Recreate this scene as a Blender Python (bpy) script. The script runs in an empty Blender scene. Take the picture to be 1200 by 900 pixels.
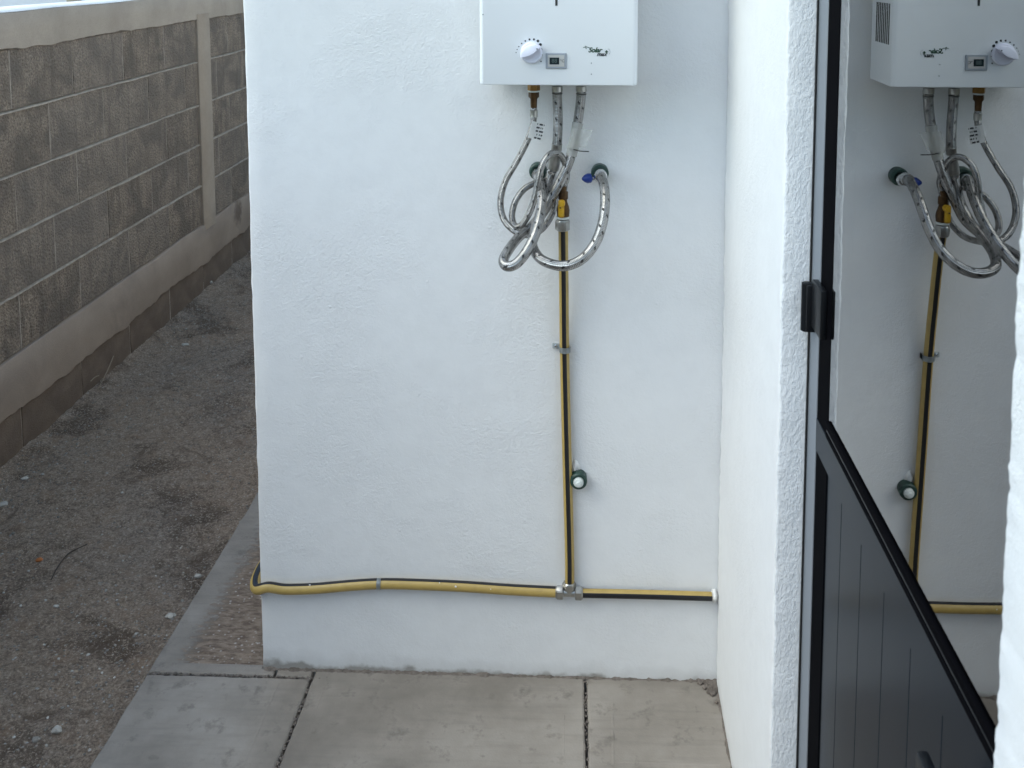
import bpy, bmesh, math, random
from mathutils import Vector, Matrix, noise
from math import pi, sin, cos, radians
random.seed(11)
sc = bpy.context.scene
col = sc.collection

# ------------------------------------------------------------------ camera
FPX, PX, PY = 1190.0, 600.0, 74.0
EYE = 1.57
def _n(v): return v.normalized()
DY = _n(Vector((83.0, PY + 47.0, FPX)))
UP = -Vector((33.0, PY - 11800.0, FPX)); UP = _n(UP - UP.dot(DY) * DY)
DX = DY.cross(UP); DX = DX if DX.x > 0 else -DX
RT = Vector((DX.x, DY.x, UP.x)); UV_ = Vector((DX.y, DY.y, UP.y)); FW = Vector((DX.z, DY.z, UP.z))
cam_d = bpy.data.cameras.new('camera'); cam = bpy.data.objects.new('camera', cam_d); col.objects.link(cam)
cam_d.sensor_width = 36.0; cam_d.lens = 36.0 * FPX / 1200.0
cam_d.shift_y = -(450.0 - PY) / 1200.0
cam_d.clip_start = 0.02; cam_d.clip_end = 400
m = Matrix((( RT.x, UV_.x, -FW.x, 0), (RT.y, UV_.y, -FW.y, 0), (RT.z, UV_.z, -FW.z, EYE), (0, 0, 0, 1)))
cam.matrix_world = m
cam_d.dof.use_dof = True; cam_d.dof.focus_distance = 2.15; cam_d.dof.aperture_fstop = 14
sc.camera = cam
def _ray(x, y):
    c = Vector((x - PX, PY - y, FPX)); return RT * c.x + UV_ * c.y + FW * c.z
def atX(x, y, X): d = _ray(x, y); d = d * (X / d.x); return Vector((d.x, d.y, d.z + EYE))
def atY(x, y, Y): d = _ray(x, y); d = d * (Y / d.y); return Vector((d.x, d.y, d.z + EYE))
def atZ(x, y, Z): d = _ray(x, y); d = d * ((Z - EYE) / d.z); return Vector((d.x, d.y, d.z + EYE))

# ------------------------------------------------------------------ world, sun, exposure
w = bpy.data.worlds.new('World'); sc.world = w; w.use_nodes = True
nt = w.node_tree; bg = nt.nodes['Background']
sky = nt.nodes.new('ShaderNodeTexSky'); sky.sky_type = 'NISHITA'; sky.sun_disc = False
SUN_AZ, SUN_EL = radians(243), radians(46)         # azimuth clockwise from +Y
sky.sun_elevation = SUN_EL; sky.sun_rotation = SUN_AZ
sky.air_density = 1.0; sky.dust_density = 2.0; sky.ozone_density = 1.0
hsv = nt.nodes.new('ShaderNodeHueSaturation'); hsv.inputs['Saturation'].default_value = 1.1
nt.links.new(sky.outputs[0], hsv.inputs['Color']); tint = nt.nodes.new('ShaderNodeMix'); tint.data_type = 'RGBA'; tint.blend_type = 'MULTIPLY'; tint.inputs[0].default_value = 1.0; tint.inputs[7].default_value = (.885, 1.07, 1.055, 1)
nt.links.new(hsv.outputs[0], tint.inputs[6]); nt.links.new(tint.outputs[2], bg.inputs[0])
bg.inputs[1].default_value = 0.145
sd = bpy.data.lights.new('sun', 'SUN'); sun = bpy.data.objects.new('sun', sd); col.objects.link(sun)
sd.energy = 0.5; sd.angle = radians(60); sd.color = (1.0, 0.885, 0.85)
sv = Vector((sin(SUN_AZ) * cos(SUN_EL), cos(SUN_AZ) * cos(SUN_EL), sin(SUN_EL)))
sun.rotation_euler = sv.to_track_quat('Z', 'Y').to_euler(); sun.location = sv * 10
sc.view_settings.view_transform = 'Standard'; sc.view_settings.look = 'None'
sc.view_settings.exposure = 1.10; sc.view_settings.gamma = 1.0

# ------------------------------------------------------------------ materials
class NT:
    def __init__(s, name):
        s.m = bpy.data.materials.new(name); s.m.use_nodes = True; s.t = s.m.node_tree
        s.b = s.t.nodes['Principled BSDF']; s.tc = s.t.nodes.new('ShaderNodeTexCoord')
    def n(s, typ, **kw):
        o = s.t.nodes.new(typ)
        for k, v in kw.items():
            if k.startswith('i_'):
                k = k[2:].replace('_', ' '); o.inputs[int(k) if k.isdigit() else k].default_value = v
            else: setattr(o, k, v)
        return o
    def l(s, a, b): s.t.links.new(a, b)
    def noise(s, scale, detail=4, rough=.55, co='Object', dist=0.0, vec=None):
        o = s.n('ShaderNodeTexNoise', i_Scale=scale, i_Detail=detail, i_Roughness=rough, i_Distortion=dist)
        s.l(vec if vec else s.tc.outputs[co], o.inputs['Vector']); return o.outputs['Fac']
    def voro(s, scale, feature='F1', vec=None, rnd=1.0):
        o = s.n('ShaderNodeTexVoronoi', i_Scale=scale, feature=feature, i_Randomness=rnd)
        s.l(vec if vec else s.tc.outputs['Object'], o.inputs['Vector']); return o
    def ramp(s, fac, stops):
        o = s.n('ShaderNodeValToRGB'); e = o.color_ramp.elements
        for i, (p, c) in enumerate(stops):
            if i > 1: e.new(p)
        for i, (p, c) in enumerate(stops):
            e[i].position = p; e[i].color = (*c, 1) if len(c) == 3 else c
        s.l(fac, o.inputs[0]); return o.outputs['Color']
    def math(s, op, a, b=0.0, clamp=False):
        o = s.n('ShaderNodeMath', operation=op, use_clamp=clamp)
        for i, v in enumerate((a, b)):
            if isinstance(v, (int, float)): o.inputs[i].default_value = v
            else: s.l(v, o.inputs[i])
        return o.outputs[0]
    def mix(s, fac, a, b, typ='MIX'):
        o = s.n('ShaderNodeMix', data_type='RGBA', blend_type=typ)
        for i, v in ((0, fac), (6, a), (7, b)):
            if isinstance(v, (int, float)): o.inputs[i].default_value = v
            elif isinstance(v, tuple): o.inputs[i].default_value = (*v, 1)
            else: s.l(v, o.inputs[i])
        return o.outputs[2]
    def bump(s, h, strength, dist, prev=None):
        o = s.n('ShaderNodeBump', i_Strength=strength, i_Distance=dist); s.l(h, o.inputs['Height'])
        if prev: s.l(prev, o.inputs['Normal'])
        return o.outputs['Normal']
    def out(s, color=None, rough=None, normal=None, **kw):
        for k, v in (('Base Color', color), ('Roughness', rough), ('Normal', normal)):
            if v is None: continue
            if isinstance(v, tuple): s.b.inputs[k].default_value = (*v, 1)
            elif isinstance(v, (int, float)): s.b.inputs[k].default_value = v
            else: s.l(v, s.b.inputs[k])
        for k, v in kw.items(): s.b.inputs[k.replace('_', ' ')].default_value = v
        return s.m

def mat_plaster(name, basecol, fine, coarse, stretch=1.0, dirty=True, dist=.6, fs=150, full=False):
    q = NT(name)
    mp = q.n('ShaderNodeMapping'); mp.inputs['Scale'].default_value = (1, 1, stretch); q.l(q.tc.outputs['Object'], mp.inputs[0])
    v = mp.outputs[0]
    pat = q.ramp(q.noise(4.5, 3), [(.0, (1,) * 3), (.62, (1,) * 3)] if full else [(.42, (.2,) * 3), (.62, (1,) * 3)])
    f = q.noise(fs, 3, .6, vec=v, dist=dist); f2 = q.noise(420, 2, .5, vec=v)
    h = q.math('MULTIPLY', q.math('ADD', f, q.math('MULTIPLY', f2, .35)), pat)
    n1 = q.bump(q.noise(14, 4, .5, vec=v), coarse, .006)
    n2 = q.bump(h, fine, .0026 if full else .0032, n1)
    # small lumps and pin holes left by the trowel
    vo = q.voro(38, vec=v); d = q.ramp(vo.outputs['Distance'], [(.04, (1,) * 3), (.13, (0,) * 3)])
    sel = q.ramp(q.noise(9, 2), [(.55, (0,) * 3), (.62, (1,) * 3)])
    n3 = q.bump(q.math('MULTIPLY', d, sel), .35, .0015, n2)
    c = q.mix(q.ramp(q.noise(2.2, 5), [(.35, (0,) * 3), (.7, (1,) * 3)]), basecol, tuple(x * .94 for x in basecol))
    c = q.mix(q.ramp(q.noise(30, 3), [(.4, (0,) * 3), (.75, (.35,) * 3)]), c, tuple(x * .9 for x in basecol))
    if dirty:
        sp = q.n('ShaderNodeSeparateXYZ'); q.l(q.n('ShaderNodeNewGeometry').outputs['Position'], sp.inputs[0])
        wob = q.math('ADD', sp.outputs[2], q.math('MULTIPLY', q.math('SUBTRACT', q.noise(18, 5), .5), .06))
        low = q.ramp(wob, [(0.0, (1,) * 3), (.010, (.25,) * 3), (.04, (0,) * 3)])
        c = q.mix(low, c, (.33, .32, .30))
    return q.out(c, .82, n3)
M = {}
M['plaster'] = mat_plaster('plaster', (.79, .80, .81), .5, .35)
M['plaster_rough'] = mat_plaster('plaster_rough', (.77, .80, .84), 0.8, .4, .62, False, .1, 185, True)
M['plaster_near'] = mat_plaster('plaster_near', (.82, .82, .82), .8, .5)

def mat_block():
    q = NT('concrete_block')
    oi = q.n('ShaderNodeObjectInfo')
    loc = q.n('ShaderNodeVectorMath', operation='ADD'); q.l(q.tc.outputs['Object'], loc.inputs[0])
    sc_ = q.n('ShaderNodeVectorMath', operation='SCALE'); q.l(oi.outputs['Location'], sc_.inputs[0]); sc_.inputs[3].default_value = 3.7
    q.l(sc_.outputs[0], loc.inputs[1]); v = loc.outputs[0]
    g = q.noise(120, 4, .8, vec=v); vo = q.voro(105, vec=v).outputs['Distance']
    st = q.noise(7, 5, .6, vec=v, dist=.5)
    c = q.ramp(g, [(.33, (.15, .124, .092)), (.5, (.315, .272, .215)), (.68, (.50, .44, .36))])
    c = q.mix(q.ramp(st, [(.40, (.9,) * 3), (.60, (0,) * 3)]), c, (.17, .15, .125))
    mp = q.n('ShaderNodeMapping'); mp.inputs['Scale'].default_value = (1, 22, 1.2); q.l(v, mp.inputs[0])
    c = q.mix(q.ramp(q.noise(1.6, 3, vec=mp.outputs[0]), [(.52, (0,) * 3), (.66, (.5,) * 3)]), c, (.13, .108, .088))
    c = q.mix(q.math('MULTIPLY', oi.outputs['Random'], .4), c, (.29, .27, .24))
    h = q.math('ADD', g, q.math('MULTIPLY', vo, .9))
    c = q.mix(q.ramp(vo, [(.05, (.7,) * 3), (.16, (0,) * 3)]), c, (.09, .078, .065))
    c = q.mix(1.0, c, (1.03, .915, .86), 'MULTIPLY')
    return q.out(c, .95, q.bump(h, 1.0, .008))
M['block'] = mat_block()
_p = atX(277, 248, -1.85); STY, STZ = _p.y, _p.z
def mat_cement(name, a, b, sc1=6, bump=.4, spots=0.0, stain=None):
    q = NT(name)
    f = q.noise(sc1, 6, .6); g = q.noise(190, 3, .6)
    c = q.mix(q.ramp(f, [(.35, (0,) * 3), (.65, (1,) * 3)]), a, b)
    c = q.mix(q.ramp(g, [(.5, (0,) * 3), (.75, (.3,) * 3)]), c, tuple(x * .55 for x in a))
    if spots:
        vo = q.voro(90).outputs['Distance']
        c = q.mix(q.ramp(vo, [(.08, (spots,) * 3), (.16, (0,) * 3)]), c, tuple(min(1, x * 1.9) for x in b))
    if name == 'cement_low_beam':
        geo = q.n('ShaderNodeNewGeometry')
        for (yy, zz_, ry, rz, st_) in ((STY, STZ, .075, .085, .75), (STY + .32, STZ + .02, .07, .07, .7)):
            vm = q.n('ShaderNodeMapping'); vm.inputs['Location'].default_value = (0, -yy / ry, -zz_ / rz); vm.inputs['Scale'].default_value = (0, 1 / ry, 1 / rz); q.l(geo.outputs['Position'], vm.inputs[0])
            ln = q.n('ShaderNodeVectorMath', operation='LENGTH'); q.l(vm.outputs[0], ln.inputs[0])
            dd = q.math('ADD', ln.outputs['Value'], q.math('MULTIPLY', q.math('SUBTRACT', q.noise(30, 3), .5), .9))
            c = q.mix(q.ramp(dd, [(.45, (st_,) * 3), (1.0, (0,) * 3)]), c, (.085, .058, .042))
    if stain: c = q.mix(q.ramp(q.noise(3.1, 5, .65, dist=.8), [(.52, (0,) * 3), (.68, (.55,) * 3)]), c, stain)
    if name != 'pale_top': c = q.mix(1.0, c, (1.03, .915, .835), 'MULTIPLY')
    return q.out(c, .9, q.bump(q.math('ADD', g, q.math('MULTIPLY', f, .6)), bump, .004))
M['beam'] = mat_cement('cement_beam', (.36, .33, .285), (.44, .405, .355), 5, .35, stain=(.33, .295, .26))
M['low_beam'] = mat_cement('cement_low_beam', (.27, .232, .195), (.34, .295, .25), 4, .3, stain=(.22, .19, .165))
M['column'] = mat_cement('cement_column', (.35, .31, .26), (.41, .37, .315), 6, .25)
M['mortar'] = mat_cement('mortar', (.30, .28, .25), (.38, .36, .32), 20, .5)
M['joint'] = mat_cement('mortar_joint', (.24, .215, .185), (.46, .43, .385), 14, .5)
M['mortar_bed'] = mat_cement('mortar_bed', (.34, .32, .285), (.50, .475, .43), 26, .6)
M['pale_top'] = mat_cement('pale_top', (.68, .68, .66), (.8, .8, .78), 12, .4)
M['foot_block'] = mat_cement('footing_block', (.12, .094, .074), (.18, .145, .116), 9, .8, stain=(.075, .056, .042))
M['grime'] = mat_cement('grime', (.11, .104, .096), (.21, .20, .19), 60, .9)

def mat_slab(name, worn):
    q = NT(name)
    mp = q.n('ShaderNodeMapping'); mp.inputs['Scale'].default_value = (2.2, 22, 1); q.l(q.tc.outputs['Object'], mp.inputs[0])
    streak = q.noise(3, 4, .6, vec=mp.outputs[0]); f = q.noise(5, 6, .6); g = q.noise(230, 2)
    c = q.ramp(f, [(.32, (.18, .163, .14)), (.5, (.245, .225, .196)), (.68, (.31, .288, .255))])
    c = q.mix(q.ramp(streak, [(.5, (0,) * 3), (.72, (.25,) * 3)]), c, (.14, .13, .118))
    c = q.mix(q.ramp(q.noise(19, 4, .7), [(.56, (0,) * 3), (.7, (.6,) * 3)]), c, (.12, .105, .092))
    h = q.math('ADD', q.math('MULTIPLY', streak, .25), q.math('MULTIPLY', g, .6))
    bs = .35
    if worn:
        geo = q.n('ShaderNodeNewGeometry'); sp = q.n('ShaderNodeSeparateXYZ'); q.l(geo.outputs['Position'], sp.inputs[0])
        mp2 = q.n('ShaderNodeMapping'); mp2.inputs['Scale'].default_value = (16, 42, 1); q.l(q.tc.outputs['Object'], mp2.inputs[0])
        st2 = q.noise(2.2, 5, .7, vec=mp2.outputs[0])
        # worn band: object x from the outer rim (-.97) to the wall (-.71)
        e = q.math('ADD', sp.outputs[0], q.math('MULTIPLY', q.math('SUBTRACT', st2, .5), .17))
        e = q.math('ADD', e, q.math('MULTIPLY', q.math('SUBTRACT', sp.outputs[1], 2.4), -.03))
        band = q.ramp(q.math('ADD', e, 1.0), [(.095, (0,) * 3), (.125, (1,) * 3)])
        fr = q.ramp(sp.outputs[1], [(.0, (1,) * 3), (1.0, (1,) * 3)])
        lim = q.math('MULTIPLY', q.math('GREATER_THAN', sp.outputs[1], 2.10), q.math('LESS_THAN', q.math('ADD', sp.outputs[1], q.math('MULTIPLY', st2, .3)), 2.86))
        bm_ = q.math('MULTIPLY', band, lim)
        brown = q.mix(q.ramp(st2, [(.4, (0,) * 3), (.6, (1,) * 3)]), (.12, .087, .062), (.25, .20, .155))
        sp_ = q.ramp(q.voro(75).outputs['Distance'], [(.14, (.9,) * 3), (.26, (0,) * 3)])
        sm = q.math('MULTIPLY', sp_, q.ramp(q.noise(14, 3), [(.38, (0,) * 3), (.55, (1,) * 3)]))
        brown = q.mix(sm, brown, (.42, .40, .37))
        c = q.mix(bm_, c, brown)
        h = q.math('SUBTRACT', h, q.math('MULTIPLY', bm_, .8)); bs = .8
    c = q.mix(1.0, c, (.98, .945, .93), 'MULTIPLY')
    return q.out(c, .9, q.bump(h, bs, .003))
M['slab'] = mat_slab('slab_concrete', False); M['slab_worn'] = mat_slab('slab_worn', True)

def mat_dirt():
    q = NT('dirt')
    big = q.noise(3.0, 6, .68, dist=.5); mid = q.noise(11, 5, .7); g = q.noise(150, 4, .8); g2 = q.noise(48, 5, .8)
    c = q.ramp(g2, [(.30, (.16, .13, .10)), (.5, (.37, .31, .245)), (.70, (.56, .48, .39))])
    c = q.mix(q.ramp(g, [(.38, (.75,) * 3), (.48, (0,) * 3)]), c, (.16, .13, .10))
    c = q.mix(q.ramp(mid, [(.52, (0,) * 3), (.66, (.7,) * 3)]), c, (.36, .27, .19))
    c = q.mix(q.ramp(big, [(.52, (0,) * 3), (.62, (.85,) * 3)]), c, (.125, .094, .066))
    c = q.mix(q.ramp(g, [(.54, (0,) * 3), (.60, (.95,) * 3)]), c, (.58, .51, .42))
    c = q.mix(q.ramp(q.noise(1.3, 3), [(.45, (0,) * 3), (.6, (.55,) * 3)]), c, q.mix(1.0, c, (.80, .88, .98), 'MULTIPLY'))
    c = q.mix(q.ramp(q.noise(5.5, 6, .75, dist=.8), [(.55, (0,) * 3), (.66, (.75,) * 3)]), c, (.14, .105, .075))
    vo = q.voro(70); pick = q.math('GREATER_THAN', q.n('ShaderNodeSeparateColor').outputs[0], .5)
    sepc = q.n('ShaderNodeSeparateColor'); q.l(vo.outputs['Color'], sepc.inputs[0]); pick = q.math('GREATER_THAN', sepc.outputs[0], .62)
    c = q.mix(q.math('MULTIPLY', pick, q.ramp(vo.outputs['Distance'], [(.13, (1,) * 3), (.2, (0,) * 3)])), c, (.55, .53, .49))
    c = q.mix(1.0, c, (1.02, .905, .83), 'MULTIPLY')
    return q.out(c, .97, q.bump(q.math('ADD', g, g2), 1.0, .014))
M['dirt'] = mat_dirt()

def mat_simple(name, colr, rough=.5, metal=0.0, bump=0.0, bscale=200, var=0.0, **kw):
    q = NT(name); c = colr
    if var: c = q.mix(q.ramp(q.noise(bscale * .3, 4), [(.35, (0,) * 3), (.7, (1,) * 3)]), colr, tuple(x * (1 - var) for x in colr))
    rr = q.math('ADD', q.math('MULTIPLY', q.noise(40, 3), .18), rough - .09)
    nn = q.bump(q.noise(bscale, 3), bump, .001) if bump else None
    return q.out(c, rr, nn, Metallic=metal, **kw)
def mat_smooth(name, colr, rough, metal=0.0, **kw):
    q = NT(name); return q.out(colr, rough, None, Metallic=metal, **kw)
M['enamel'] = mat_smooth('white_enamel', (.78, .81, .84), .42)
M['knob'] = mat_smooth('white_knob_plastic', (.72, .74, .86), .35)
M['black_print'] = mat_simple('black_print', (.015, .018, .02), .5)
M['grey_print'] = mat_simple('grey_print', (.30, .33, .36), .5)
M['green_print'] = mat_simple('green_print', (.018, .06, .035), .5)
M['panel_grey'] = mat_simple('display_grey', (.30, .33, .37), .4)
M['panel_light'] = mat_simple('display_light_grey', (.47, .47, .46), .4)
M['lcd'] = mat_simple('lcd_glass', (.018, .028, .032), .15)
M['lcd_seg'] = mat_simple('lcd_segment', (.06, .09, .09), .4)
M['dark_slot'] = mat_simple('dark_slot', (.03, .03, .03), .6)
M['chrome'] = mat_simple('chrome', (.72, .72, .72), .18, 1.0)
M['nickel'] = mat_simple('nickel', (.50, .49, .46), .34, 1.0, bump=.15, var=.35)
M['galv'] = mat_simple('galvanised', (.46, .50, .52), .45, .35, var=.3)
M['brass'] = mat_simple('brass', (.42, .24, .08), .36, .9, var=.45, bscale=300)
M['brass_dark'] = mat_simple('dark_brass', (.13, .075, .035), .45, .8, var=.5, bscale=300)
M['yellow_handle'] = mat_simple('yellow_handle', (.66, .38, .02), .42, var=.2)
M['white_seal'] = mat_simple('white_seal', (.8, .8, .78), .6, bump=.5)
M['pipe_yellow'] = mat_simple('pipe_yellow', (.44, .31, .095), .42, var=.12)
M['pipe_black'] = mat_simple('pipe_black', (.012, .012, .014), .38)
M['blue'] = mat_simple('blue_handle', (.008, .035, .22), .35)
M['green'] = mat_simple('green_fitting', (.024, .062, .050), .45, var=.3)
M['bare_white'] = mat_simple('plug_white', (.66, .70, .68), .4)
M['rubber'] = mat_simple('black_rubber', (.006, .006, .007), .55)
M['black_alu'] = mat_smooth('black_aluminium', (.006, .007, .009), .38, Specular_IOR_Level=.25)
M['stile'] = mat_smooth('recess_black', (.003, .003, .004), .6, IOR=1.04)  # flat black, for shade in the recess by the frame and for beads
M['graphite'] = mat_smooth('graphite_aluminium', (.24, .265, .30), .38, .4)
M['plank'] = mat_smooth('charcoal_plank', (.012, .016, .022), .24, .0, IOR=1.13)
M['interior'] = mat_simple('unlit_interior', (.20, .195, .19), .8)  # darkened colour stands in for the unlit room behind the glass
M['tile'] = mat_simple('unlit_floor', (.10, .095, .09), .4)  # floor colour darkened too, for the missing room light
M['tan'] = mat_simple('tan_paint', (.38, .34, .27), .8)
M['neigh'] = mat_plaster('neighbour_plaster', (.74, .77, .80), .4, .3, 1, False)
M['stone'] = mat_simple('pale_stone', (.52, .475, .41), .85, bump=.5, var=.4)
M['stone_dark'] = mat_simple('grey_stone', (.32, .285, .24), .9, bump=.6, var=.5)
M['twig'] = mat_simple('twig_bark', (.07, .052, .038), .9)
M['straw'] = mat_simple('dry_straw', (.28, .22, .15), .8)
M['orange'] = mat_simple('orange_chip', (.42, .14, .04), .8)
M['leaf'] = mat_simple('dry_leaf', (.40, .37, .32), .85)

def mat_hose():
    q = NT('braided_steel')
    uvo = q.tc.outputs['UV']
    sp = q.n('ShaderNodeSeparateXYZ'); q.l(uvo, sp.inputs[0])
    u, v = sp.outputs[0], sp.outputs[1]
    def fr(x): return q.math('FRACT', x)
    a = fr(q.math('ADD', q.math('MULTIPLY', v, 30), q.math('MULTIPLY', u, 2)))
    bk = fr(q.math('SUBTRACT', q.math('MULTIPLY', u, 4), q.math('MULTIPLY', v, 31)))
    line = q.math('MULTIPLY', q.math('LESS_THAN', a, .17), q.math('LESS_THAN', bk, .42))
    s1 = q.math('SINE', q.math('MULTIPLY', q.math('ADD', q.math('MULTIPLY', v, 175), q.math('MULTIPLY', u, 6)), 2 * pi))
    s2 = q.math('SINE', q.math('MULTIPLY', q.math('SUBTRACT', q.math('MULTIPLY', v, 175), q.math('MULTIPLY', u, 6)), 2 * pi))
    h = q.math('MULTIPLY', s1, s2)
    c = q.mix(q.ramp(q.noise(55, 3), [(.35, (0,) * 3), (.65, (1,) * 3)]), (.30, .295, .285), (.44, .43, .42))
    c = q.mix(q.ramp(h, [(.3, (0,) * 3), (.8, (.55,) * 3)]), c, (.13, .125, .12))
    c = q.mix(line, c, (.012, .012, .012))
    met = q.math('SUBTRACT', .9, q.math('MULTIPLY', line, .8)); q.l(met, q.b.inputs['Metallic'])
    return q.out(c, .25, q.bump(h, .5, .0009))
M['hose'] = mat_hose()
def mat_tag():
    q = NT('printed_tag')
    uvo = q.tc.outputs['UV']
    sp = q.n('ShaderNodeSeparateXYZ'); q.l(uvo, sp.inputs[0])
    rows = q.math('FRACT', q.math('MULTIPLY', sp.outputs[1], 5)); inrow = q.math('LESS_THAN', q.math('ABSOLUTE', q.math('SUBTRACT', rows, .5)), .24)
    mp = q.n('ShaderNodeMapping'); mp.inputs['Scale'].default_value = (17, 5, 1); q.l(uvo, mp.inputs[0])
    wn = q.n('ShaderNodeTexWhiteNoise'); fl = q.n('ShaderNodeVectorMath', operation='FLOOR'); q.l(mp.outputs[0], fl.inputs[0]); q.l(fl.outputs[0], wn.inputs[0])
    edge = q.math('MULTIPLY', q.math('GREATER_THAN', sp.outputs[0], .42), q.math('LESS_THAN', sp.outputs[0], .94))
    ink = q.math('MULTIPLY', q.math('MULTIPLY', inrow, q.math('GREATER_THAN', wn.outputs[0], .38)), edge)
    return q.out(q.mix(ink, (.86, .86, .85), (.06, .06, .07)), .5)
M['tag'] = mat_tag()
def mat_film():
    q = NT('clear_plastic_film')
    t = q.n('ShaderNodeBsdfTransparent'); mx = q.n('ShaderNodeMixShader'); mx.inputs[0].default_value = .45
    q.out((.62, .62, .58), .25, q.bump(q.noise(90, 3), .8, .003))
    out = q.t.nodes['Material Output']; q.l(t.outputs[0], mx.inputs[1]); q.l(q.b.outputs[0], mx.inputs[2]); q.l(mx.outputs[0], out.inputs[0])
    return q.m
M['film'] = mat_film()
def mat_glass():
    q = NT('tinted_reflective_glass')
    t = q.n('ShaderNodeBsdfTransparent'); t.inputs[0].default_value = (.80, .80, .79, 1)
    g = q.n('ShaderNodeBsdfGlossy'); g.inputs[0].default_value = (.80, .80, .80, 1); g.inputs['Roughness'].default_value = 0.0
    q.l(q.bump(q.noise(2.5, 1), .02, .01), g.inputs['Normal'])
    fz = q.n('ShaderNodeFresnel', i_IOR=2.3)
    f = q.math('ADD', q.math('MULTIPLY', fz.outputs[0], 1.1), .17, True)
    mx = q.n('ShaderNodeMixShader'); q.l(f, mx.inputs[0]); q.l(t.outputs[0], mx.inputs[1]); q.l(g.outputs[0], mx.inputs[2])
    q.l(mx.outputs[0], q.t.nodes['Material Output'].inputs[0]); return q.m
M['glass'] = mat_glass()

# ------------------------------------------------------------------ object helpers
def tag(o, label=None, cat=None, group=None, kind=None):
    for k, v in (('label', label), ('category', cat), ('group', group), ('kind', kind)):
        if v: o[k] = v
    return o
def empty(name, loc, label, cat, group=None):
    o = bpy.data.objects.new(name, None); col.objects.link(o); o.location = loc; o.empty_display_size = .05
    return tag(o, label, cat, group)
def wloc(p):
    v = Vector((0, 0, 0))
    while p is not None: v += p.location; p = p.parent
    return v
def link(name, me, parent=None, loc=None):
    """me has its vertices in world space relative to loc (or to the parent's origin when loc is None)"""
    o = bpy.data.objects.new(name, me); col.objects.link(o)
    if parent: o.parent = parent
    if loc is not None: o.location = Vector(loc) - wloc(parent)
    return o
def build(name, bm, mats, parent=None, smooth=False, autos=None):
    """bm in world coordinates -> object whose origin is that of its parent (or of its own lowest centre)"""
    if parent is None:
        xs = [v.co for v in bm.verts]; c = Vector((sum(v.x for v in xs) / len(xs), sum(v.y for v in xs) / len(xs), min(v.z for v in xs)))
    else: c = wloc(parent)
    bmesh.ops.translate(bm, verts=bm.verts, vec=-c)
    bmesh.ops.recalc_face_normals(bm, faces=bm.faces)
    me = bpy.data.meshes.new(name); bm.to_mesh(me); bm.free()
    for mm in (mats if isinstance(mats, list) else [mats]): me.materials.append(mm)
    if smooth:
        for p in me.polygons: p.use_smooth = True
        if autos:
            try: me.set_sharp_from_angle(angle=radians(autos))
            except Exception: pass
    o = bpy.data.objects.new(name, me); col.objects.link(o)
    if parent: o.parent = parent
    else: o.location = c
    return o
def bbox(bm, a, b, bev=0.0, seg=2):
    r = bmesh.ops.create_cube(bm, size=1.0); vs = r['verts']
    for v in vs: v.co = Vector([(a[i] + b[i]) / 2 + v.co[i] * (b[i] - a[i]) for i in range(3)])
    if bev:
        es = list({e for v in vs for e in v.link_edges})
        bmesh.ops.bevel(bm, geom=es, offset=bev, segments=seg, affect='EDGES', profile=.5)
    return bm
def box(name, a, b, mat, parent=None, bev=0.0, seg=2):
    return build(name, bbox(bmesh.new(), a, b, bev, 1 if bev < .002 else seg), mat, parent, bev >= .002, 40)
def frame_of(d):
    d = d.normalized(); r = Vector((0, -1, 0)) if abs(d.y) < .9 else Vector((0, 0, 1))
    r = (r - r.dot(d) * d).normalized(); return d, r, d.cross(r)
def blathe(bm, base, axis, prof, n=20, hexes=()):
    """prof: list of (distance along axis, radius). hexes: indices of profile rings that are hexagonal"""
    d, r, s = frame_of(Vector(axis)); base = Vector(base); rings = []
    for k, (t, rad) in enumerate(prof):
        ring = []
        for i in range(n):
            a = 2 * pi * i / n; rr = rad
            if k in hexes:
                aa = (a + pi / 6) % (pi / 3) - pi / 6; rr = rad * .92 / cos(aa)
            ring.append(bm.verts.new(base + d * t + (r * cos(a) + s * sin(a)) * rr))
        rings.append(ring)
    for a_, b_ in zip(rings, rings[1:]):
        for i in range(n): bm.faces.new((a_[i], a_[(i + 1) % n], b_[(i + 1) % n], b_[i]))
    bm.faces.new(rings[0][::-1]); bm.faces.new(rings[-1]); return bm
def lathe(name, base, axis, prof, mat, parent=None, n=20, hexes=(), autos=35):
    return build(name, blathe(bmesh.new(), base, axis, prof, n, hexes), mat, parent, True, autos)
def spline(pts, per=10):
    P = [Vector(p) for p in pts]; P = [P[0] * 2 - P[1]] + P + [P[-1] * 2 - P[-2]]; out = []
    for i in range(1, len(P) - 2):
        p0, p1, p2, p3 = P[i - 1:i + 3]
        for k in range(per):
            t = k / per
            out.append(.5 * ((2 * p1) + (p2 - p0) * t + (2 * p0 - 5 * p1 + 4 * p2 - p3) * t * t + (3 * p1 - p0 - 3 * p2 + p3) * t ** 3))
    out.append(P[-2]); return out
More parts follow.
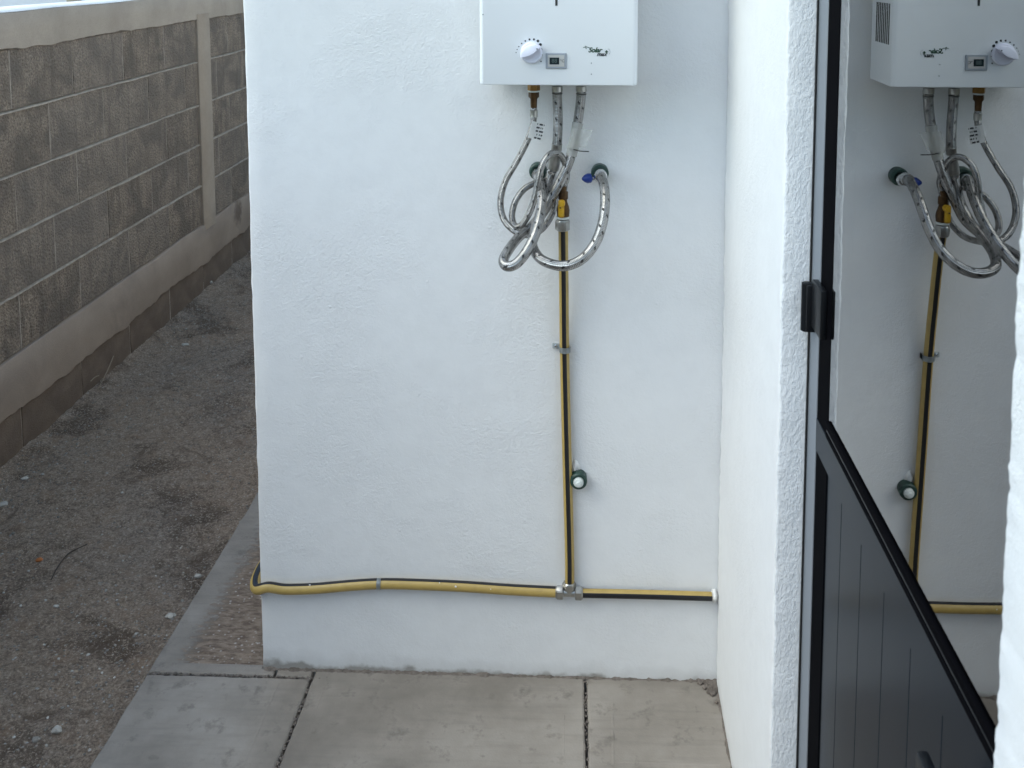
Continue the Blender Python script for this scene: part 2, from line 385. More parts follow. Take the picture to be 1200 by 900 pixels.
def btube(bm, pts, rad, n=16, stripes=None, ref=Vector((0, -1, 0)), cap=True, radf=None):
    """tube with UV (u around 0..1, v metres along). stripes(angle_deg, s)->material index"""
    uvl = bm.loops.layers.uv.verify(); rings = []; L = [0.0]
    for a, b in zip(pts, pts[1:]): L.append(L[-1] + (b - a).length)
    T = []
    for i in range(len(pts)):
        a = pts[max(0, i - 1)]; b = pts[min(len(pts) - 1, i + 1)]; T.append((b - a).normalized())
    r = (ref - ref.dot(T[0]) * T[0]).normalized()
    for i, p in enumerate(pts):
        r = (r - r.dot(T[i]) * T[i]).normalized(); s = T[i].cross(r); rr = radf(L[i] / L[-1]) * rad if radf else rad
        rings.append([bm.verts.new(p + (r * cos(2 * pi * k / n) + s * sin(2 * pi * k / n)) * rr) for k in range(n)])
    for i in range(len(pts) - 1):
        for k in range(n):
            f = bm.faces.new((rings[i][k], rings[i][(k + 1) % n], rings[i + 1][(k + 1) % n], rings[i + 1][k]))
            for lp, (uu, vv) in zip(f.loops, ((k / n, L[i]), ((k + 1) / n, L[i]), ((k + 1) / n, L[i + 1]), (k / n, L[i + 1]))): lp[uvl].uv = (uu, vv)
            if stripes: f.material_index = stripes(360 * (k + .5) / n, L[i])
    if cap: bm.faces.new(rings[0][::-1]); bm.faces.new(rings[-1])
    return bm
def tube(name, pts, rad, mat, parent=None, n=16, **k):
    return build(name, btube(bmesh.new(), pts, rad, n, **k), mat, parent, True, 50)
def text_mesh(name, body, size, center, mat, parent, shear=0.0, weight=0.0, spacing=1.0):
    """flat lettering standing in a plane facing -Y"""
    cu = bpy.data.curves.new('lettering', 'FONT'); cu.body = body; cu.size = size; cu.shear = shear; cu.offset = weight
    cu.align_x = 'CENTER'; cu.align_y = 'CENTER'; cu.extrude = .0002; cu.space_character = spacing
    t = bpy.data.objects.new('lettering_tmp', cu); col.objects.link(t); bpy.context.view_layer.update()
    me = bpy.data.meshes.new_from_object(t.evaluated_get(bpy.context.evaluated_depsgraph_get()))
    bpy.data.objects.remove(t); bpy.data.curves.remove(cu); me.name = name
    me.transform(Matrix.Rotation(pi / 2, 4, 'X')); me.transform(Matrix.Translation(Vector(center) - wloc(parent)))
    me.materials.clear(); me.materials.append(mat)
    o = bpy.data.objects.new(name, me); col.objects.link(o); o.parent = parent; return o

# ------------------------------------------------------------------ key dimensions (metres)
YW = 2.0875          # heater wall
XL, XR = -.7105, .2955   # its left and right ends
YJ, YN = 1.485, .695     # far and near side of the door opening
XI = .447            # inner face of the door wall
XB = -1.85           # face of the block wall
HOUSE_H = 2.75
DIRT = -.062
def slab_z(x): return -.002 + .020 * (min(x, .6) + .2)

# ------------------------------------------------------------------ ground
def hgt(x, y):
    v = Vector((x, y, 0))
    return DIRT + .010 * noise.noise(v * 2.2) + .008 * noise.noise(v * 9) + .006 * noise.noise(v * 31) + .0035 * noise.noise(v * 80) \
        + .022 * max(0, 1 - (x - XB) / .10) ** 2
bm = bmesh.new(); nx, ny = 80, 330; x0, x1, y0, y1 = XB - .02, -.90, 1.4, 7.0; grid = []
for j in range(ny + 1):
    grid.append([bm.verts.new((x0 + (x1 - x0) * i / nx, y0 + (y1 - y0) * j / ny, hgt(x0 + (x1 - x0) * i / nx, y0 + (y1 - y0) * j / ny))) for i in range(nx + 1)])
for j in range(ny):
    for i in range(nx): bm.faces.new((grid[j][i], grid[j][i + 1], grid[j + 1][i + 1], grid[j + 1][i]))
tag(build('dirt_path', bm, M['dirt'], None, True), kind='structure')
bm = bmesh.new(); R_ = 150
vs = [bm.verts.new(p) for p in ((-R_, -R_, DIRT - .03), (R_, -R_, DIRT - .03), (R_, R_, DIRT - .03), (-R_, R_, DIRT - .03))]; bm.faces.new(vs)
tag(build('ground', bm, M['dirt']), kind='structure')

def raw(name, V, F, mats, MI=None, parent=None, smooth=False):
    xs = V; c = Vector((sum(v[0] for v in V) / len(V), sum(v[1] for v in V) / len(V), min(v[2] for v in V))) if parent is None else wloc(parent)
    me = bpy.data.meshes.new(name); me.from_pydata([(v[0] - c.x, v[1] - c.y, v[2] - c.z) for v in V], [], F)
    for mm in (mats if isinstance(mats, list) else [mats]): me.materials.append(mm)
    if MI: me.polygons.foreach_set('material_index', MI)
    if smooth: me.polygons.foreach_set('use_smooth', [True] * len(F))
    o = bpy.data.objects.new(name, me); col.objects.link(o)
    if parent: o.parent = parent
    else: o.location = c
    return o
_b = bmesh.new(); bmesh.ops.create_icosphere(_b, subdivisions=1, radius=1.0); _b.verts.index_update()
ICO_V = [v.co.copy() for v in _b.verts]; ICO_F = [[v.index for v in f.verts] for f in _b.faces]; _b.free()
def stones(name, n, smin, smax, mats, xr, yr, label=None, dens=None):
    V, F, MI = [], [], []
    for _ in range(n):
        for _t in range(20):
            x = random.uniform(*xr); y = random.uniform(*yr)
            if dens is None or random.random() < dens(x, y): break
        s = smin + (smax - smin) * random.random() ** 3
        mt = Matrix.Rotation(random.uniform(0, 6), 3, 'Z') @ Matrix.Rotation(random.uniform(-.4, .4), 3, 'X')
        k = Vector((s * random.uniform(.7, 1.3), s * random.uniform(.7, 1.2), s * random.uniform(.35, .7))); z0 = hgt(x, y) + s * .1
        n0 = len(V); mi = random.randrange(len(mats))
        for q in ICO_V:
            j = 1 + random.uniform(-.2, .2); v = mt @ Vector((q.x * k.x * j, q.y * k.y * j, q.z * k.z * j)); V.append((v.x + x, v.y + y, v.z + z0))
        F += [[i + n0 for i in f] for f in ICO_F]; MI += [mi] * len(ICO_F)
    o = raw(name, V, F, mats, MI); return tag(o, label, None, None, 'stuff')
def dn(x, y): return max(.12, min(1, .5 + 1.1 * noise.noise(Vector((x * 2.5, y * 1.6, 3)))))
o = stones('gravel', 12000, .0011, .0048, [M['stone'], M['stone_dark'], M['stone_dark'], M['stone_dark']], (XB + .02, -.96), (1.6, 6.4), 'fine grey gravel and grit strewn over the dirt path', dn); o['category'] = 'gravel'

# larger bits one can point at: (px, py, size, kind)
def pebble(px, py, s, mat, label, seed, name='pebble', cat='stone', flat=.5, group=None):
    random.seed(seed); p = atZ(px, py, DIRT); b = bmesh.new(); r = bmesh.ops.create_icosphere(b, subdivisions=2, radius=1.0)
    for v in r['verts']:
        q = v.co.copy(); j = 1 + .35 * noise.noise(q * 1.7 + Vector((seed, 0, 0)))
        v.co = Vector((q.x * s * 1.25 * j, q.y * s * j, q.z * s * flat * j)) + Vector((p.x, p.y, hgt(p.x, p.y) + s * flat * .55))
    tag(build(name, b, mat, None, True, 40), label, cat, group or ('loose stones on the dirt path' if cat == 'stone' else None))
pebble(217, 405, .013, M['stone'], 'flat pale stone halfway up the dirt path', 1, flat=.35)
pebble(67, 859, .009, M['stone'], 'rounded greenish grey stone on the dirt near the bottom edge', 2, flat=.8)
pebble(42, 867, .008, M['stone_dark'], 'dull grey stone lying left of the rounded stone', 3)
pebble(29, 563, .010, M['stone'], 'white stone on the dirt close to the block wall footing', 4, flat=.4)
pebble(200, 722, .010, M['stone'], 'crumbled white mortar lump against the walkway edge', 5, flat=.6)
pebble(293, 631, .008, M['stone_dark'], 'small dark stone beside the narrowing walkway strip', 6)
pebble(245, 338, .015, M['stone'], 'pale broken stone far up the path by the white wall', 7, flat=.5)
pebble(4, 593, .012, M['stone'], 'pale stone at the left edge of the photo', 8, flat=.6)
pebble(232, 675, .008, M['stone'], 'tiny pale stone perched at the walkway edge', 9, flat=.6)
pebble(66, 710, .006, M['stone'], 'bright white chip alone on the mid path', 10, flat=.6)
pebble(46, 655, .0075, M['orange'], 'small orange brick chip on the dirt', 12, 'brick_chip', 'chip', .8)
random.seed(5)
def groundpts(pp, up=.003): 
    out = []
    for x, y in pp: p = atZ(x, y, DIRT); out.append(Vector((p.x, p.y, hgt(p.x, p.y) + up)))
    return out
tag(tube('twig', spline(groundpts([(60, 678), (68, 662), (80, 650), (92, 643), (102, 638)], .002), 6), .0017, M['twig'], None, 6), 'thin curved twig lying on the dirt', 'twig')
a = atX(114, 457, XB + .035); b_ = atX(133, 417, XB + .012)
tag(tube('dry_stem', spline([a, (a + b_) / 2 + Vector((.006, 0, .004)), b_], 6), .0018, M['straw'], None, 6), 'dry straw stem leaning on the foot of the block wall', 'stem')
a = atX(106, 447, XB + .04); b_ = atX(116, 440, XB + .03)
tag(tube('straw', spline([a, (a + b_) / 2 + Vector((0, 0, .004)), b_], 4), .0016, M['straw'], None, 6), 'short pale straw beside the leaning dry stem', 'straw')

# ------------------------------------------------------------------ walkway of cast concrete slabs
walk = bpy.data.objects.new('walkway', None); col.objects.link(walk); walk.location = (-.3, 2, DIRT); tag(walk, 'grey cast concrete walkway of tooled slabs round the white house', 'walkway', None, 'structure')
def slab(corners, mat, rims=(), thick=.11, jseed=0, name='slab'):
    """corners: 4 xy points anticlockwise; top follows the fall of the walkway, rounded tooled edges"""
    c = Vector((sum(p[0] for p in corners) / 4, sum(p[1] for p in corners) / 4, 0)); b = bmesh.new(); N = 46
    def ring(inset, dz):
        out = []
        for k in range(4):
            p = Vector((*corners[k], 0)); q_ = Vector((*corners[(k + 1) % 4], 0)); d = (q_ - p).normalized(); nrm = Vector((-d.y, d.x, 0))
            for i in range(N):
                t = i / N; e = p.lerp(q_, t); to = (c - e)
                j = .0022 * noise.noise(Vector((e.x * 14 + jseed, e.y * 14, dz * 50))) + .0012 * noise.noise(Vector((e.x * 60, e.y * 60, jseed)))
                # inset along both edge directions near corners
                off = nrm * (inset + j)
                cor = 0
                if i == 0:
                    pd = (Vector((*corners[k], 0)) - Vector((*corners[k - 1], 0))).normalized(); off = (nrm + Vector((-pd.y, pd.x, 0))) * inset
                out.append(b.verts.new((e.x + off.x, e.y + off.y, slab_z(e.x) + dz)))
        return out
    rs = [ring(.0, -thick), ring(.0, -.006), ring(.0015, -.002), ring(.005, 0)]
    for r1, r2 in zip(rs, rs[1:]):
        n = len(r1)
        for i in range(n): b.faces.new((r1[i], r1[(i + 1) % n], r2[(i + 1) % n], r2[i]))
    b.faces.new(rs[-1])
    o = build(name, b, mat, walk)
    return o
J1a = atZ(366, 789, -.004); J1b = atZ(323, 900, -.004); J2a = atZ(686, 796, .002); J2b = atZ(688, 900, .002)
def xl(A, B, y): return A.x + (B.x - A.x) * (y - A.y) / (B.y - A.y)
g = .0026; YF = 1.785; YS = 2.061; XE = -.968; Y00 = -1.2
XWR = XR + .02
def sl(xa, xb, ya, yb, mat, s):
    fa = (lambda y: xl(J1a, J1b, y)) if xa == 'j1' else (lambda y: xl(J2a, J2b, y)) if xa == 'j2' else (lambda y: xa)
    fb = (lambda y: xl(J1a, J1b, y)) if xb == 'j1' else (lambda y: xl(J2a, J2b, y)) if xb == 'j2' else (lambda y: xb)
    ga = g if isinstance(xa, str) else 0; gb = g if isinstance(xb, str) else 0
    slab([(fa(ya) + ga, ya + g), (fb(ya) - gb, ya + g), (fb(yb) - gb, yb - g), (fa(yb) + ga, yb - g)], mat, jseed=s)
sl(XE, 'j1', YF, YS + .004, M['slab'], 1); sl('j1', 'j2', YF - .05, YW + .01, M['slab'], 2); sl('j2', XWR, YF + .012, YW + .01, M['slab'], 3)
sl(XL + .035, 'j1', YS + .003, YW + .012, M['slab'], 12)
sl(XE, XL + .03, YS + .006, 4.05, M['slab_worn'], 4); sl(XE, XL + .03, 4.06, 6.2, M['slab_worn'], 5)
sl(XE, 'j1', .6, YF, M['slab'], 6); sl('j1', 'j2', .6, YF - .05, M['slab'], 7); sl('j2', XWR, .6, YF + .012, M['slab'], 8)
sl(XE, 'j1', Y00, .6, M['slab'], 9); sl('j1', 'j2', Y00, .6, M['slab'], 10); sl('j2', XWR, Y00, .6, M['slab'], 11)
# mortar bed below the joints
bm = bmesh.new(); bbox(bm, (XE + .01, Y00 + .01, -.13), (XWR, YW + .005, -.0225)); bbox(bm, (XE + .01, YW + .006, -.13), (XL + .03, 6.19, -.028))
build('joint_bed', bm, M['grime'], walk)
random.seed(21); V, F = [], []
for k in range(900):
    w_ = random.choice((0, 1, 2)); t = random.random(); rr = random.uniform(.0008, .0032) * (1.3 if random.random() < .15 else 1)
    if w_ == 0: y = 1.2 + t * .87; x = xl(J1a, J1b, y)
    elif w_ == 1: y = 1.2 + t * .88; x = xl(J2a, J2b, y)
    else: y = YS + .005; x = XE + t * .42
    x += random.gauss(0, .0025); y += random.gauss(0, .0025); z = slab_z(x) - .001 - .004 * random.random(); n0 = len(V)
    for q in ICO_V: V.append((x + q.x * rr * random.uniform(.7, 1.2), y + q.y * rr, z + q.z * rr * .7))
    F += [[i + n0 for i in f] for f in ICO_F]
tag(raw('joint_grit', V, F, M['grime'], None, walk), kind='stuff')
# tooled rim lines pressed beside the joints: thin raised ridges of cement
def ridge(name, p0, p1, wd=.004, hg=.0016, mat='slab', seed=0):
    b = bmesh.new(); n = 40; d = (p1 - p0); nn = Vector((-d.y, d.x, 0)).normalized(); rows = []
    for i in range(n + 1):
        p = p0 + d * (i / n) + nn * .0015 * noise.noise(Vector((i * .3, seed, 0))); z = slab_z(p.x); k = max(0, .6 + noise.noise(Vector((i * .21, seed, 5))))
        rows.append([b.verts.new((p.x + nn.x * s * wd, p.y + nn.y * s * wd, z + h * k)) for s, h in ((-1, -.0006), (-.3, hg), (.3, hg), (1, -.0006))])
    for r1, r2 in zip(rows, rows[1:]):
        for i in range(3): b.faces.new((r1[i], r1[i + 1], r2[i + 1], r2[i]))
    build(name, b, M[mat], walk, True)
Zs = 0
def gp(x, y): p = atZ(x, y, 0); p2 = atZ(x, y, slab_z(p.x)); return p2
ridge('cement_ridge', gp(326, 801), gp(285, 899), seed=1)
ridge('cement_ridge', gp(718, 824), gp(719, 899), seed=2)
ridge('cement_ridge', gp(661, 838), gp(661, 886), .003, .0012, seed=3)
ridge('cement_ridge', gp(720, 892), gp(845, 896), seed=4)
ridge('cement_ridge', gp(212, 763), gp(306, 767), .005, .003, 'slab_worn', seed=5)
ridge('cement_ridge', gp(384, 795), gp(371, 830), .003, .001, seed=6)

# ------------------------------------------------------------------ the white house
house = empty('house', (.9, 3.0, DIRT), 'white plastered house with a recessed charcoal door beside the water heater', 'house')
def plaster_wall(name, outline, z0, z1, mat, dz=.03, step=.03, amp=.0016, edge=.0012, rad=.006, fine_to=None, rsel=None):
    """extruded plan outline (anticlockwise), rounded uneven arrises, slightly wavy faces"""
    P = [Vector((x, y, 0)) for x, y in outline]; n = len(P); pts = []
    for k in range(n):
        p = P[k]; a = (P[k - 1] - p).normalized(); c = (P[(k + 1) % n] - p).normalized()
        nrm = -(a + c).normalized()
        pts.append((p + a * rad, 1)); pts.append((p + (a + c) * rad * .29, 1)); pts.append((p + c * rad, 1))
        q_ = P[(k + 1) % n]; L = (q_ - p).length; m_ = max(1, int((L - 2 * rad) / step)) if (step and L < 2.5) else 3
        d = (q_ - p).normalized()
        for i in range(1, m_): pts.append((p + d * (rad + (L - 2 * rad) * i / m_), 0))
    cx = sum((p.x for p in P)) / n; cy = sum((p.y for p in P)) / n; b = bmesh.new(); rings = []
    nz = int((z1 - z0) / dz)
    for j in range(nz + 1):
        z = z0 + (z1 - z0) * j / nz; ring = []
        for p, e in pts:
            v = Vector((p.x, p.y, z)); o = Vector((noise.noise(v * 3.1 + Vector((7, 0, 0))), noise.noise(v * 3.1), 0)) * amp
            o += Vector((noise.noise(v * 24), noise.noise(v * 24 + Vector((0, 9, 0))), 0)) * (edge if e else edge * .25)
            if e: o += Vector((noise.noise(v * 75), noise.noise(v * 75 + Vector((0, 9, 0))), 0)) * edge * 1.1 + Vector((noise.noise(v * 190), 0, 0)) * edge * .9
            ring.append(b.verts.new(v + o))
        rings.append(ring)
    m_ = len(pts)
    for r1, r2 in zip(rings, rings[1:]):
        for i in range(m_): b.faces.new((r1[i], r1[(i + 1) % m_], r2[(i + 1) % m_], r2[i]))
    b.faces.new(rings[0][::-1]); b.faces.new(rings[-1])
    return build(name, b, mat, house, True, 60)
def wall_cat(o, label): o['label'] = label
w1 = plaster_wall('wall', [(XL, YW), (XI + .02, YW), (XI + .02, 6.4), (XL, 6.4)], -.09, HOUSE_H, M['plaster'], .03, .03)
# door wall far side (return wall) with the rough jamb
w2 = plaster_wall('wall', [(XR, YJ), (XI, YJ), (XI, YW - .002), (XR, YW - .002)], -.09, HOUSE_H, M['plaster'], .012, .02, .0018, .0014, .004)
w2.data.materials.append(M['plaster_rough'])
for p in w2.data.polygons:
    if p.normal.y < -.8: p.material_index = 1
w3 = plaster_wall('wall', [(XR, -1.6), (XI, -1.6), (XI, YN), (XR, YN)], -.09, HOUSE_H, M['plaster_near'], .005, .03, .0010, .0013, .003)
box('lintel', (XR + .001, YN + .001, 2.12), (XI - .001, YJ - .001, HOUSE_H), M['plaster'], house)
box('wall', (XI + .022, YW + .001, -.09), (3.4, YW + .16, HOUSE_H), M['interior'], house)
box('wall', (3.25, -1.6, -.09), (3.4, YW, HOUSE_H), M['interior'], house)
WX0, WX1, WZ0, WZ1 = .75, 2.9, .8, 2.3  # unseen window opening added to send sky light onto the inner door jamb
box('wall', (XI + .001, -1.6, -.09), (WX0, -1.45, HOUSE_H), M['interior'], house)
box('wall', (WX1, -1.6, -.09), (3.249, -1.45, HOUSE_H), M['interior'], house)
box('wall', (WX0 + .001, -1.6, -.09), (WX1 - .001, -1.45, WZ0), M['interior'], house)
box('wall', (WX0 + .001, -1.6, WZ1), (WX1 - .001, -1.45, HOUSE_H), M['interior'], house)
win = bpy.data.objects.new('added_window', None); col.objects.link(win); win.parent = house; win.location = Vector((WX0, -1.52, WZ0)) - wloc(house)
for a_, b_ in (((WX0 + .002, -1.55, WZ0 + .001), (WX0 + .05, -1.50, WZ1 - .001)), ((WX1 - .05, -1.55, WZ0 + .001), (WX1 - .002, -1.50, WZ1 - .001)), ((WX0 + .051, -1.55, WZ0 + .001), (WX1 - .051, -1.50, WZ0 + .05)), ((WX0 + .051, -1.55, WZ1 - .05), (WX1 - .051, -1.50, WZ1 - .001)), ((1.80, -1.549, WZ0 + .051), (1.85, -1.501, WZ1 - .051))):
    box('added_window_frame', a_, b_, M['graphite'], win)
box('roof', (XR + .01, -1.7, HOUSE_H + .001), (3.5, YW + .2, HOUSE_H + .15), M['plaster'], house, .004)
box('roof', (XL - .06, YW + .201, HOUSE_H + .001), (3.5, 6.5, HOUSE_H + .15), M['plaster'], house, .004)
box('floor', (XI + .001, -1.449, -.08), (3.249, YW, .03), M['tile'], house)
# door sill
box('sill', (XR + .002, YN + .002, -.08), (XI, YJ - .002, .035), M['slab'], house, .003)

# grimy cement fillet along the foot of the wall, and crumbs in the corner
def fillet(name, p0, p1, out, n, size, seed, mat):
    b = bmesh.new(); d = p1 - p0; rows = []
    for i in range(n + 1):
        p = p0 + d * (i / n); k = .55 + .7 * noise.noise(Vector((i * .17, seed, 0))) + .5 * noise.noise(Vector((i * .55, seed, 3))); k = max(.1, k) * size
        z = slab_z(p.x)
        rows.append([b.verts.new(p + Vector((0, 0, z)) + out * o_ * k + Vector((0, 0, h * k))) for o_, h in ((-.4, 1.0), (.15, .8), (.6, .35), (1.1, -.12))])
    for r1, r2 in zip(rows, rows[1:]):
        for i in range(3): b.faces.new((r1[i], r1[i + 1], r2[i + 1], r2[i]))
    return build(name, b, mat, house, True)
fillet('cement_fillet', Vector((XL + .004, YW, 0)), Vector((XR, YW, 0)), Vector((0, -1, 0)), 220, .008, 1, M['grime'])
fillet('cement_fillet', Vector((XR, YW, 0)), Vector((XR, .5, 0)), Vector((-1, 0, 0)), 220, .007, 2, M['grime'])
fillet('cement_fillet', Vector((XL, YW, 0)), Vector((XL, 5, 0)), Vector((-1, 0, 0)), 300, .006, 3, M['grime'])
b = bmesh.new(); random.seed(8)
for _ in range(70):
    r = bmesh.ops.create_icosphere(b, subdivisions=1, radius=random.uniform(.002, .0075)); x = XR - abs(random.gauss(0, .014)); y = YW - abs(random.gauss(0, .02))
    for v in r['verts']: v.co = Vector((v.co.x * random.uniform(.8, 1.3), v.co.y, v.co.z * .7)) + Vector((x, y, slab_z(x) + .003))
tag(build('corner_crumbs', b, M['grime'], house), kind='stuff')

# ------------------------------------------------------------------ the door (part of the house)
door = bpy.data.objects.new('door', None); col.objects.link(door); door.parent = house; door.location = Vector((.345, YJ, .035)) - wloc(house)
door['label'] = 'charcoal aluminium door with mirrored glass above and vertical planks below'
XF, XG = .3375, .3390
box('door_frame', (XF, 1.427, .036), (.362, 1.4835, 2.118), M['graphite'], door, .0008)
box('door_frame', (XF, YN + .002, .036), (.362, .735, 2.118), M['graphite'], door, .0008)
box('door_frame', (XF, .736, 2.078), (.362, 1.4265, 2.118), M['graphite'], door, .0008)
box('seal_strip', (.3350, 1.4795, .036), (.3373, 1.4845, 2.118), M['rubber'], door)
box('stile', (.3382, 1.363, .05), (.362, 1.4255, 2.07), M['stile'], door, .001)  # its black stands in for the shaded gasket recess beside the frame
box('stile', (.3382, .738, .05), (.362, .785, 2.07), M['stile'], door, .001)
box('top_rail', (.3384, .786, 2.02), (.362, 1.362, 2.07), M['stile'], door, .001)
box('bottom_rail', (.3384, .786, .05), (.362, 1.362, .13), M['black_alu'], door, .001)
zr = (atX(975, 497, .343).z, atX(1034, 607, .343).z)
box('mid_rail', (.3372, .7855, .868), (.362, 1.4258, .9155), M['plank'], door, .0008)
box('glazing_bead', (.3350, .7857, .9170), (.345, 1.3622, .9245), M['stile'], door, .001)
box('glazing_bead', (.3360, .7857, .9250), (.346, 1.3622, .9290), M['black_alu'], door, .0008)
box('glazing_bead', (.3350, .7857, .9295), (.346, 1.3622, .9405), M['stile'], door, .0012)
gb = bbox(bmesh.new(), (XG, .7858, .9410), (XG + .005, 1.3622, 2.0195)); build('glass_pane', gb, M['glass'], door)
ys = [1.3622, 1.2862, 1.1925, 1.0985, 1.0055, .912, .8185, .7858]
for k in range(len(ys) - 1):
    bm = bbox(bmesh.new(), (.3398, ys[k + 1] + (.0007 if k < 6 else 0), .1305), (.356, ys[k] - (.0007 if k else 0), .8675), .0006, 1)
    build('plank', bm, M['plank'], door)
box('backing', (.3565, .7859, .131), (.361, 1.362, .8675), M['plank'], door)
# hinges
def hinge(z0, z1):
    bm = bmesh.new(); bbox(bm, (.3290, 1.385, z0 + .011), (.3381, 1.440, z1 + .010), .0015)  # plate drawn out toward the glass to stand in for the hinge's reflection
    bbox(bm, (.3225, 1.4405, z0 + .0005), (.3373, 1.462, z1 - .0005), .002)
    blathe(bm, (.3250, 1.4525, z0 - .001), (0, 0, 1), [(0, .0062), (.001, .0078), (z1 - z0 + .001, .0078), (z1 - z0 + .002, .0062)], 16)
    h = build('hinge', bm, M['black_alu'], door, True, 40)
hinge(1.035, 1.105); hinge(.20, .27); hinge(1.82, 1.89)
# lever handle
hd = bmesh.new(); hz = .853
blathe(hd, (.3381, .762, hz), (-1, 0, 0), [(0, .024), (.006, .024), (.008, .022), (.0082, .010), (.035, .010)], 24)
bbox(hd, (.3010, .752, hz - .011), (.3125, .868, hz + .011), .003)
build('handle', hd, M['black_alu'], door, True, 40)

# ------------------------------------------------------------------ the concrete block wall
bw = empty('block_wall', (XB - .07, 3.5, DIRT), 'grey concrete block boundary wall with cement beams and column beside the dirt path', 'wall')
Z = lambda rel: EYE + rel * 1.0033
top, beam_b = Z(-.162), Z(-.284)
lev = [beam_b, Z(-.481), Z(-.689), Z(-.884), Z(-1.083), Z(-1.279)]; low_b = Z(-1.468); base_b = low_b - .2
YA, YZ = -1.6, 8.6
colY = (atX(232.5, 110, XB).y, atX(246.5, 110, XB).y)
def uneven_beam(name, z0, z1, mat, seed, proud=.006, jag=.008, back=.14, ya=YA, yz=YZ, fine=.025):
    b = bmesh.new(); n = int((yz - ya) / fine); rows = []
    for i in range(n + 1):
        y = ya + (yz - ya) * i / n; N1 = lambda f, s: noise.noise(Vector((y * f, seed, s)))
        jt = .3 * jag * N1(3, 1) ; jb = jag * (N1(2.2, 2) + .5 * N1(11, 3) + .25 * N1(40, 8)); pr = proud + .003 * N1(4, 4)
        rows.append([b.verts.new(p) for p in ((XB - back, y, z0), (XB - .004, y, z0 + jb), (XB + pr * .8, y, z0 + jb + .004), (XB + pr, y, z0 + jb + .02),
                     (XB + pr + .001 * N1(9, 5), y, (z0 + z1) / 2), (XB + pr, y, z1 + jt - .006), (XB + pr - .005, y, z1 + jt), (XB - back, y, z1 + jt * .5))])
    for r1, r2 in zip(rows, rows[1:]):
        m_ = len(r1)
        for i in range(m_): b.faces.new((r1[i], r1[(i + 1) % m_], r2[(i + 1) % m_], r2[i]))
    b.faces.new(rows[0]); b.faces.new(rows[-1][::-1])
    return build(name, b, mat, bw, True, 50)
uneven_beam('beam', beam_b, top, M['beam'], 1, .005, .011)
uneven_beam('beam', low_b, lev[-1], M['low_beam'], 2, .010, .024)
# pale capping of the top beam
b = bmesh.new(); n = 400; rows = []
for i in range(n + 1):
    y = YA + (YZ - YA) * i / n; j = .004 * noise.noise(Vector((y * 5, 0, 9))) + .002 * noise.noise(Vector((y * 30, 0, 9)))
    zt = top + .004 + .3 * .011 * noise.noise(Vector((y * 3, 1, 1)))
    rows.append([b.verts.new(p) for p in ((XB - .145, y, zt - .012), (XB - .145, y, zt + .003), (XB - .006 + j, y, zt + .002), (XB + .001 + j, y, zt - .003))])
for r1, r2 in zip(rows, rows[1:]):
    for i in range(3): b.faces.new((r1[i], r1[i + 1], r2[i + 1], r2[i]))
cp = build('capping', b, M['pale_top'], bw, True); cp['label'] = 'pale top of the beam'
# column
b = bmesh.new(); n = 60; rows = []; z0, z1 = lev[-1] - .03, beam_b + .03
for i in range(n + 1):
    z = z0 + (z1 - z0) * i / n; e1 = .0045 * noise.noise(Vector((z * 9, 1, 0))); e2 = .0045 * noise.noise(Vector((z * 9, 2, 0)))
    rows.append([b.verts.new(p) for p in ((XB - .03, colY[0] + e1, z), (XB + .006, colY[0] + e1, z), (XB + .011, colY[0] + e1 + .008, z), (XB + .011, colY[1] + e2 - .008, z), (XB + .006, colY[1] + e2, z), (XB - .03, colY[1] + e2, z))])
for r1, r2 in zip(rows, rows[1:]):
    for i in range(5): b.faces.new((r1[i], r1[i + 1], r2[i + 1], r2[i]))
build('column', b, M['column'], bw, True, 50)
# backing mortar between the blocks
box('mortar_core', (XB - .135, YA, base_b), (XB - .012, YZ, beam_b + .01), M['mortar'], bw)
# block meshes: shared variants, with chipped uneven faces
def block_mesh(L, H, seed, name='block'):
    b = bmesh.new(); nyy, nzz = 4, 3; rnd = random.Random(seed); T = .13
    front = []
    for j in range(nzz + 1):
        front.append([b.verts.new((rnd.uniform(-.0016, .0016), -L / 2 + L * i / nyy + (rnd.uniform(-.002, .002)), -H / 2 + H * j / nzz + rnd.uniform(-.0016, .0016))) for i in range(nyy + 1)])
    for j in range(nzz):
        for i in range(nyy): b.faces.new((front[j][i], front[j][i + 1], front[j + 1][i + 1], front[j + 1][i]))
    loop = [front[0][i] for i in range(nyy + 1)] + [front[j][nyy] for j in range(1, nzz + 1)] + [front[nzz][i] for i in range(nyy - 1, -1, -1)] + [front[j][0] for j in range(nzz - 1, 0, -1)]
    for v in loop: v.co.x -= .0025
    for v in loop: v.co.y *= 1.0
    bk = [b.verts.new((-.02, v.co.y * 1.002, v.co.z * 1.004)) for v in loop]; m_ = len(loop)
    for i in range(m_): b.faces.new((loop[i], loop[(i + 1) % m_], bk[(i + 1) % m_], bk[i]))
    bmesh.ops.recalc_face_normals(b, faces=b.faces)
    me = bpy.data.meshes.new(name); b.to_mesh(me); b.free(); return me
PIT = .4062; JT = .008; cache = {}
def put_block(ya, yb, za, zb, mat, seed):
    L, H = round(yb - ya, 3), round(zb - za, 3); key = (L, H, seed % 4, mat.name)
    if key not in cache: cache[key] = block_mesh(L, H, seed); cache[key].materials.append(mat)
    o = bpy.data.objects.new('block', cache[key]); col.objects.link(o); o.parent = bw
    o.location = Vector((XB + random.uniform(-.0015, .0015), (ya + yb) / 2, (za + zb) / 2)) - wloc(bw)
